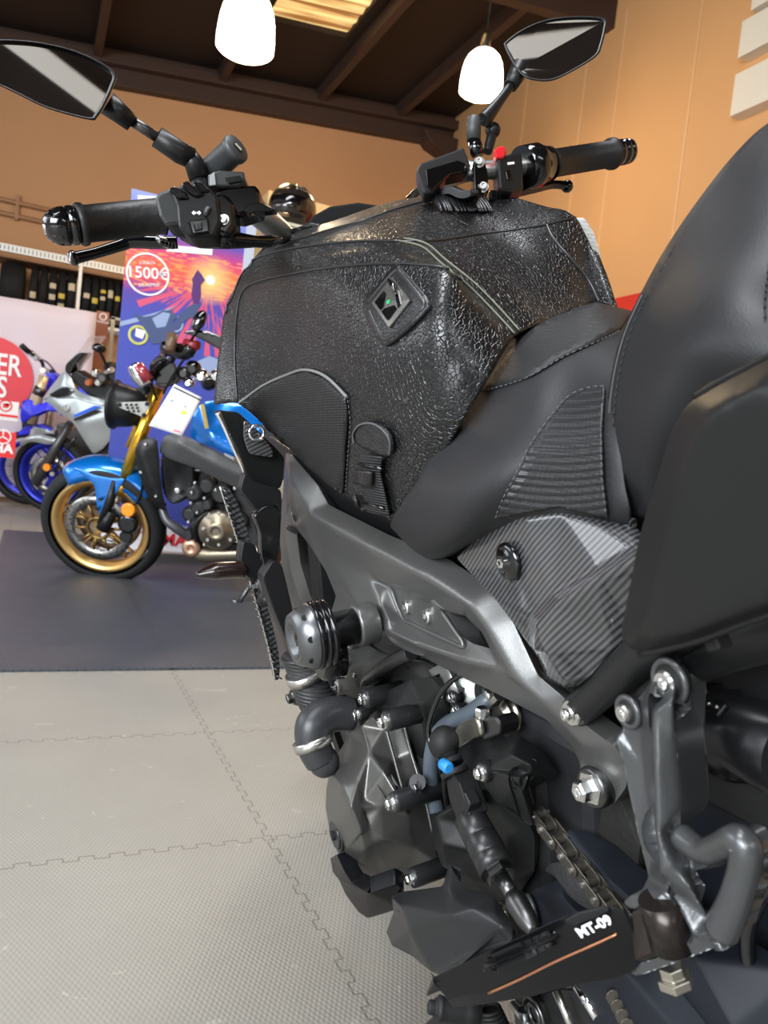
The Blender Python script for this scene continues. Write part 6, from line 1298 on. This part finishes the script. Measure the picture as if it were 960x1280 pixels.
vs(BB, bb, 'hand_guard', [(226, 416), (238, 412), (256, 413), (274, 419), (290, 430), (290, 445), (274, 437), (258, 428), (246, 421)], .28, black_gl, .012, .002)
vs(BB, bb, 'top_yoke', [(196, 470), (212, 462), (226, 466), (222, 480), (204, 486), (192, 484)], .06, dark_st, .12, .008); vl(BB, bb, 'instrument_gauge', (206, 462, .05), [(0, .06), (.7, .065), (1, .06)], .04, black_gl, 24)
for i, (a1, b1, c1) in enumerate((((186, 490), (198, 455), (212, 440)), ((182, 495), (190, 460), (208, 446)), ((204, 492), (216, 470), (232, 446)), ((196, 500), (188, 470), (202, 452)))): vt(BB, bb, 'control_cable', [(a1[0], a1[1], .08), (b1[0], b1[1], .14), (c1[0], c1[1], .2)], .006, black_gl, 8, 5)
for (x, y, r, m_) in ((232, 466, .030, dark_st), (243, 460, .035, black_gl), (254, 470, .032, chrome), (238, 478, .024, chrome), (262, 478, .034, black_gl), (272, 470, .03, steel)): vl(BB, bb, 'cockpit_fitting', (x, y, .03), [(0, r), (.5, r * 1.1), (1, r * .5)], .05, m_, 16)
vs(BB, bb, 'fork_cover', [(168, 486), (186, 478), (198, 490), (192, 520), (180, 540), (172, 520)], -.02, black_pl, .06, .006)
# tank, side, radiator shroud
vs(BB, bb, 'fuel_tank', [(236, 545, .10), (240, 520, .13), (252, 503, .12), (275, 500, .08), (300, 505, .08), (330, 530, .1), (330, 585, .12), (300, 575, .16), (268, 560, .17), (250, 553, .16)], .12, blue_p, .16, .01, cre=[[(240, 520, .13), (262, 545, .18), (300, 568, .18)]], label='metallic blue fuel tank')
vs(BB, bb, 'tank_stripe', [(250, 506), (255, 505), (261, 535), (256, 536)], .165, mat('gold_stripe', (.75, .55, .15), .35), .004, .0005, soft=0)
vs(BB, bb, 'side_frame', [(198, 566, .12), (204, 545, .12), (222, 540, .14), (240, 549, .14), (268, 562, .15), (300, 580, .14), (330, 590, .14), (330, 625, .12), (300, 612, .13), (270, 598, .14), (240, 583, .14), (215, 575, .14)], .14, grey_t, .10, .008, cre=[[(222, 552, .17), (270, 580, .17), (330, 605, .15)]])
vs(BB, bb, 'radiator_shroud', [(168, 560, .15), (176, 548, .15), (192, 545, .14), (196, 552, .15), (200, 590, .15), (204, 620, .15), (208, 640, .14), (196, 634, .14), (184, 622, .14), (176, 600, .15), (170, 580, .15)], .15, black_pl, .05, .006, cre=[[(174, 566, .17), (188, 600, .17), (200, 630, .16)]])
vs(BB, bb, 'radiator_scoop', [(202, 564, .13), (222, 562, .15), (240, 566, .13), (241, 600, .12), (238, 618, .12), (216, 632, .13), (208, 625, .13), (205, 600, .13)], .14, black_pl, .06, .006, cre=[[(222, 562, .15), (220, 600, .10), (216, 632, .13)]])
vl(BB, bb, 'shroud_bolt', (222, 613, .15), [(0, .016), (.7, .016), (1, .01)], .012, zinc, 12)
for x, y in ((182, 555), (195, 620), (176, 590)): vl(BB, bb, 'shroud_bolt', (x, y, .165), [(0, .008), (1, .006)], .006, zinc, 8)
# engine
eg = mat('dark_engine_castings', (.045, .045, .046), .4, .5, bump=('noise', 60, 1)); brz = mat('bronze_engine_cover', (.30, .25, .18), .35, .85)
vs(BB, bb, 'engine_block', [(238, 585), (262, 590), (300, 600), (345, 640), (345, 720), (300, 712), (262, 700), (244, 680), (236, 650), (240, 620)], .05, eg, .26, .012)
vl(BB, bb, 'clutch_cover', (274, 660, .09), [(0, .098), (.5, .098), (.8, .085), (.82, .05), (.95, .048), (1, .035), (1, .02), (.9, .018)], .075, brz, 40)
for k in range(8): an = k * PI / 4; vl(BB, bb, 'engine_bolt', (274 + 20 * math.cos(an), 660 + 20 * math.sin(an), .14), [(0, .009), (1, .008)], .012, zinc, 8)
random.seed(11)
for (x, y, r, L) in ((246, 612, .05, .08), (262, 604, .045, .07), (280, 614, .05, .09), (252, 632, .045, .07), (292, 632, .04, .08), (240, 640, .04, .06), (250, 650, .03, .10), (264, 626, .03, .10), (240, 664, .03, .08), (300, 650, .05, .08)):
    vl(BB, bb, 'engine_casting', (x, y, .04), [(0, r), (.7, r), (.85, r * .8), (1, r * .6)], L, eg, 12)
for (x, y) in ((244, 603), (256, 622), (270, 612), (239, 628), (247, 640), (262, 642), (285, 624), (236, 652), (250, 664), (256, 680), (240, 615), (294, 610)): vl(BB, bb, 'engine_bolt', (x, y, .125), [(0, .009), (.6, .009), (1, .005)], .016, zinc, 8)
vt(BB, bb, 'coolant_pipe', [(203, 636, .10), (208, 650, .12), (220, 660, .12), (232, 668, .10), (240, 676, .08)], [.020, .020, .024, .024, .02], mat('grey_pipe', (.10, .10, .11), .35, .5), 14, 5)
vt(BB, bb, 'wiring_loop', [(246, 676, .12), (243, 662, .14), (250, 648, .14), (262, 640, .12)], .012, black_pl, 10, 5); vt(BB, bb, 'throttle_rod', [(232, 587, .10), (264, 589, .10)], .008, dark_st, 8)
vt(BB, bb, 'exhaust_header', [(240, 684, .06), (252, 692, .06), (286, 692, .05), (340, 690, .04)], [.042, .042, .040, .04], brz, 20, 4, label='bronze-coloured exhaust header')
vl(BB, bb, 'exhaust_flange', (240, 684, .085), [(0, .046), (.6, .046), (1, .03), (1, .012), (.6, .01)], .03, mat('copper_flange', (.70, .42, .28), .35, .7), 28)
vs(BB, bb, 'exhaust_clamp', [(277, 680), (300, 678), (302, 704), (280, 706)], .08, black_pl, .10, .006)
vt(BB, bb, 'side_stand', [(322, 700, .14), (312, 733, .24), (299, 753, .30)], [.016, .012, .010], dark_st, 12); vt(BB, bb, 'stand_foot', [(290, 750, .31), (303, 757, .30)], .010, dark_st, 10)
rwc = BB.w(0, 0, .315); rw2 = empty('rear_wheel', (0, 0, 0), None, None); rw2.parent = bb; rw2.location = rwc - base(bb); wheel(rw2, rwc, BB.l, .315, .18, gold_w)
vs(BB, bb, 'seat', [(330, 520, .1), (420, 530, .12), (520, 540, .1), (520, 560, .1), (420, 560, .12), (330, 560, .12)], .1, black_ru, .22, .02); vt(BB, bb, 'swingarm', [(345, 680, .1), (430, 690, .12), (500, 690, .12)], .035, eg, 12)
# the hanging paper sheet
PQ = [BB.V(218, 480, .34), BB.V(252, 497, .30), BB.V(227, 545, .40), BB.V(186, 532, .42)]; n_ = (PQ[1] - PQ[0]).cross(PQ[3] - PQ[0]).normalized(); n_ = n_ if n_.dot(CAM - PQ[0]) > 0 else -n_
e = empty('price_sheet', sum(PQ, Vector()) / 4, 'white printed paper sheet hanging from the handlebar of the blue roadster', 'paper')
rows = [[PQ[0].lerp(PQ[1], i / 8).lerp(PQ[3].lerp(PQ[2], i / 8), j / 8) + n_ * .012 * math.sin(PI * j / 8) for i in range(9)] for j in range(9)]
MB().grid(rows).build('paper', mat('white_paper', (.86, .85, .86), .6), e, solid=.001)
def PS(s, t, o=.0015): return PQ[0].lerp(PQ[1], s).lerp(PQ[3].lerp(PQ[2], s), t) + n_ * (.012 * math.sin(PI * t) + o)
def pq(name, s0, t0, s1, t1, m):
    k = 6; mb = MB(); mb.grid([[PS(s0 + (s1 - s0) * i / k, t0 + (t1 - t0) * j / k) for i in range(k + 1)] for j in range(k + 1)]); mb.build(name, m, e)
ink = mat('grey_ink', (.35, .35, .38), .6); dink = mat('dark_ink', (.03, .03, .03), .5)
pq('printed_header', .02, .05, 1, .085, dink)
for t in (.14, .17, .20): pq('printed_text_line', .08, t, .42, t + .008, ink)
for s in (.14, .60): pq('printed_diagram', s, .33, s + .12, .37, ink)
pq('printed_stamp', .62, .44, .80, .53, mat('yellow_ink', (.9, .75, .1), .5)); pq('printed_stamp', .70, .90, .92, .95, mat('red_ink', (.8, .2, .25), .5))
for k in range(8): pq('printed_text_line', .08, .56 + k * .035, .92, .566 + k * .035, ink)
# ---- silver sports bike
GB = bgframe(74, 645, YAW, math.radians(9)); gb_ = empty('motorcycle', GB.w(.7, 0, 0), 'silver-grey sports bike with blue front wheel and clear windscreen, behind the blue roadster', 'motorcycle')
silver = mat('silver_fairing', (.42, .45, .45), .3, .5, coat=.6); blue_rim = mat('blue_rim', (.02, .03, .42), .3, .4); dgrey = mat('dark_grey_fork', (.09, .09, .09), .35, .6)
ww = empty('front_wheel', (0, 0, 0), None, None); ww.parent = gb_; wc = GB.V(66, 592, 0); ww.location = wc - base(gb_); wheel(ww, wc, (GB.l + GB.f * .05).normalized(), .335, .12, blue_rim, rim_r=.77, spokes=10, spokew=.014)
ringdisc(ww, wc + GB.l * .06, GB.l, .16, .10, 'brake_disc', disc_m)
mb = MB()
for k in range(9): an = k * 2 * PI / 9; d = BB.f * math.cos(an) + BB.z * math.sin(an); mb.tube([wc + GB.l * .065 + d * .03, wc + GB.l * .065 + d * .11], .008, 6)
mb.build('disc_carrier', blue_rim, ww)
vt(GB, gb_, 'fork_tube', [(88, 528, .08), (68, 562, .09), (44, 605, .10)], [.030, .034, .040], dgrey, 16); vt(GB, gb_, 'fork_tube', [(92, 528, -.08), (74, 560, -.08)], .026, steel, 14)
vs(GB, gb_, 'front_fender', [(24, 552), (34, 545), (50, 542), (70, 548), (72, 554), (60, 556), (42, 552), (32, 554), (26, 560)], .09, silver, .18, .01, cre=[[(30, 550, .11), (50, 547, .11), (68, 552, .11)]])
vl(GB, gb_, 'orange_reflector', (59, 584, .13), [(0, .034), (1, .028)], .02, MATS['orange_reflector'], 22); vl(GB, gb_, 'fork_badge', (66, 592, .13), [(0, .022), (1, .018)], .02, zinc, 16); vt(GB, gb_, 'brake_line', [(70, 590, .1), (76, 570, .1), (90, 552, .1), (96, 545, .08)], .008, black_gl, 8, 4)
vs(GB, gb_, 'side_fairing', [(54, 501, .12), (63, 496, .14), (96, 498, .2), (136, 509, .24), (146, 520, .24), (142, 545, .22), (128, 562, .2), (117, 568, .18), (110, 559, .2), (96, 536, .22), (89, 526, .2), (74, 517, .16), (62, 505, .14)], .2, silver, .02, .004, cre=[[(74, 508, .18), (105, 530, .25), (136, 522, .26)], [(105, 530, .25), (112, 556, .22)]], label='silver side fairing with blue stripes')
vs(GB, gb_, 'fairing_lower', [(110, 558), (118, 568), (128, 562), (142, 545), (150, 540), (150, 590), (128, 590)], .14, black_pl, .2, .01)
vs(GB, gb_, 'nose_fairing', [(52, 500, .05), (60, 488, .08), (80, 463, .12), (88, 470, .14), (94, 486, .16), (110, 494, .18), (134, 502, .2), (134, 508, .2), (96, 498, .2), (63, 496, .14)], .1, silver, .16, .008, cre=[[(58, 494, .1), (78, 478, .16), (94, 486, .16)]])
vs(GB, gb_, 'nose_panel', [(60, 494, .16), (80, 482, .19), (94, 488, .19), (84, 495, .2), (70, 497, .18)], .17, black_gl, .01, .001)
vs(GB, gb_, 'screen_surround', [(80, 464), (82, 455), (97, 441), (106, 440), (94, 455), (86, 470)], .12, black_gl, .18, .006); vs(GB, gb_, 'inner_cowl', [(86, 472), (94, 462), (106, 470), (132, 480), (150, 490), (146, 508), (110, 494)], .10, black_pl, .16, .01)
vs(GB, gb_, 'windscreen', [(94, 446, .1), (112, 420, .02), (134, 420, .0), (118, 438, .06), (98, 466, .14)], .1, mat('clear_screen', (.9, .9, .95), .05, trans=.9, alpha=.35), .006, .001)
for (y0, y1, m, v) in ((519, 508, mat('blue_stripe', (.02, .12, .75), .3), .262), (523.5, 513.5, black_gl, .262)): vs(GB, gb_, 'fairing_stripe', [(92, y0), (118, y1 - 1), (127, y1), (93, y0 + 3)], v, m, .003, .0005, soft=0)
vl(GB, gb_, 'fairing_emblem', (83, 511, .21), [(0, .028), (1, .02)], .008, chrome, 20)
vt(GB, gb_, 'mirror_stalk', [(135, 462, .2), (130, 450, .24), (124, 438, .28)], .012, black_pl, 10, 3); mb = MB(); mb.ball(GB.V(124, 435, .28), .055, 14, (1, .5, .7)); mb.build('mirror', black_gl, gb_)
for (x, y, r, m) in ((140, 460, .05, black_pl), (132, 472, .045, dark_st), (122, 466, .035, chrome), (146, 470, .05, black_gl), (126, 478, .03, chrome), (114, 478, .03, mat('amber_bit', (.45, .12, .04), .3))): vl(GB, gb_, 'cockpit_fitting', (x, y, .12), [(0, r), (.7, r), (1, r * .6)], .08, m, 14)
vt(GB, gb_, 'handlebar', [(122, 470, .1), (132, 466, .25), (140, 462, .38)], [.014, .014, .022], chrome, 12)
vs(GB, gb_, 'fuel_tank', [(150, 485), (190, 480), (220, 500), (220, 530), (150, 530)], .12, silver, .24, .02); rwc = GB.w(0, 0, .3); rw2 = empty('rear_wheel', (0, 0, 0), None, None); rw2.parent = gb_; rw2.location = rwc - base(gb_); wheel(rw2, rwc, GB.l, .31, .16, blue_rim); vs(GB, gb_, 'engine_block', [(140, 540), (230, 530), (240, 600), (150, 610)], .08, eg, .2, .02)
# ---- blue dirt bike furthest back
DB = bgframe(32, 632, YAW + .15, math.radians(6), 1.45); db = empty('motorcycle', DB.w(.7, 0, 0), 'bright blue off-road bike with pale gold fork, furthest back at the left', 'motorcycle')
vblue = mat('vivid_blue_plastic', (.02, .02, .78), .35); pgold = mat('pale_gold_fork', (.75, .60, .38), .35, .5)
vt(DB, db, 'fork_tube', [(55, 470, .1), (50, 488, .1), (40, 530, .1)], .042, pgold, 16); vt(DB, db, 'fork_tube', [(66, 490, -.1), (60, 530, -.1), (58, 545, -.1)], .038, pgold, 16)
vt(DB, db, 'fork_clamp', [(52, 484, .1), (48, 494, .1)], .055, dark_st, 14)
vt(DB, db, 'handlebar', [(27, 432, .42), (42, 444, .25), (52, 452, .12), (56, 462, .0), (68, 464, -.2)], .016, dark_st, 12, 4); vt(DB, db, 'handlebar_grip', [(27, 432, .42), (36, 440, .36)], .024, black_ru, 12); vt(DB, db, 'bar_brace', [(44, 447, .2), (58, 452, 0), (70, 466, -.2)], .010, steel, 8, 3)
for x, y in ((40, 442), (46, 447), (56, 463)): vl(DB, db, 'bar_fitting', (x, y, .2), [(0, .035), (1, .025)], .06, chrome, 12)
vs(DB, db, 'number_plate', [(57, 467), (64, 465), (71, 471), (66, 484), (58, 496), (52, 500), (56, 480)], .0, vblue, .2, .01)
vs(DB, db, 'radiator_shroud', [(27, 505, .16), (34, 498, .12), (50, 506, .14), (62, 500, .14), (78, 505, .14), (76, 515, .14), (58, 512, .17), (40, 520, .17), (27, 530, .16), (25, 520, .16)], .15, vblue, .05, .008); vs(DB, db, 'shroud_panel', [(27, 500), (46, 502), (44, 518), (34, 540), (27, 540)], .05, mat('deep_navy_plastic', (.01, .01, .06), .35), .12, .01)
vs(DB, db, 'front_fender', [(20, 545), (28, 534), (50, 530), (66, 538), (62, 545), (40, 542)], .06, vblue, .14, .01)
ww = empty('front_wheel', (0, 0, 0), None, None); ww.parent = db; wc = DB.V(36, 585, 0); ww.location = wc - base(db); wheel(ww, wc, DB.l, .34, .08, blue_rim, spokes=12, spokew=.006)
vs(DB, db, 'fuel_tank', [(70, 485), (110, 480), (112, 520), (74, 520)], .1, vblue, .2, .02); vs(DB, db, 'seat', [(100, 478), (190, 476), (190, 488), (104, 494)], .08, black_ru, .16, .02)
rwc = DB.w(0, 0, .32); rw2 = empty('rear_wheel', (0, 0, 0), None, None); rw2.parent = db; rw2.location = rwc - base(db); wheel(rw2, rwc, DB.l, .32, .11, blue_rim, spokes=12, spokew=.006)
vs(DB, db, 'engine_block', [(70, 530), (120, 525), (124, 580), (76, 585)], .08, eg, .16, .02); vt(DB, db, 'swingarm', [(118, 570, .08), (170, 575, .08)], .03, steel, 10)
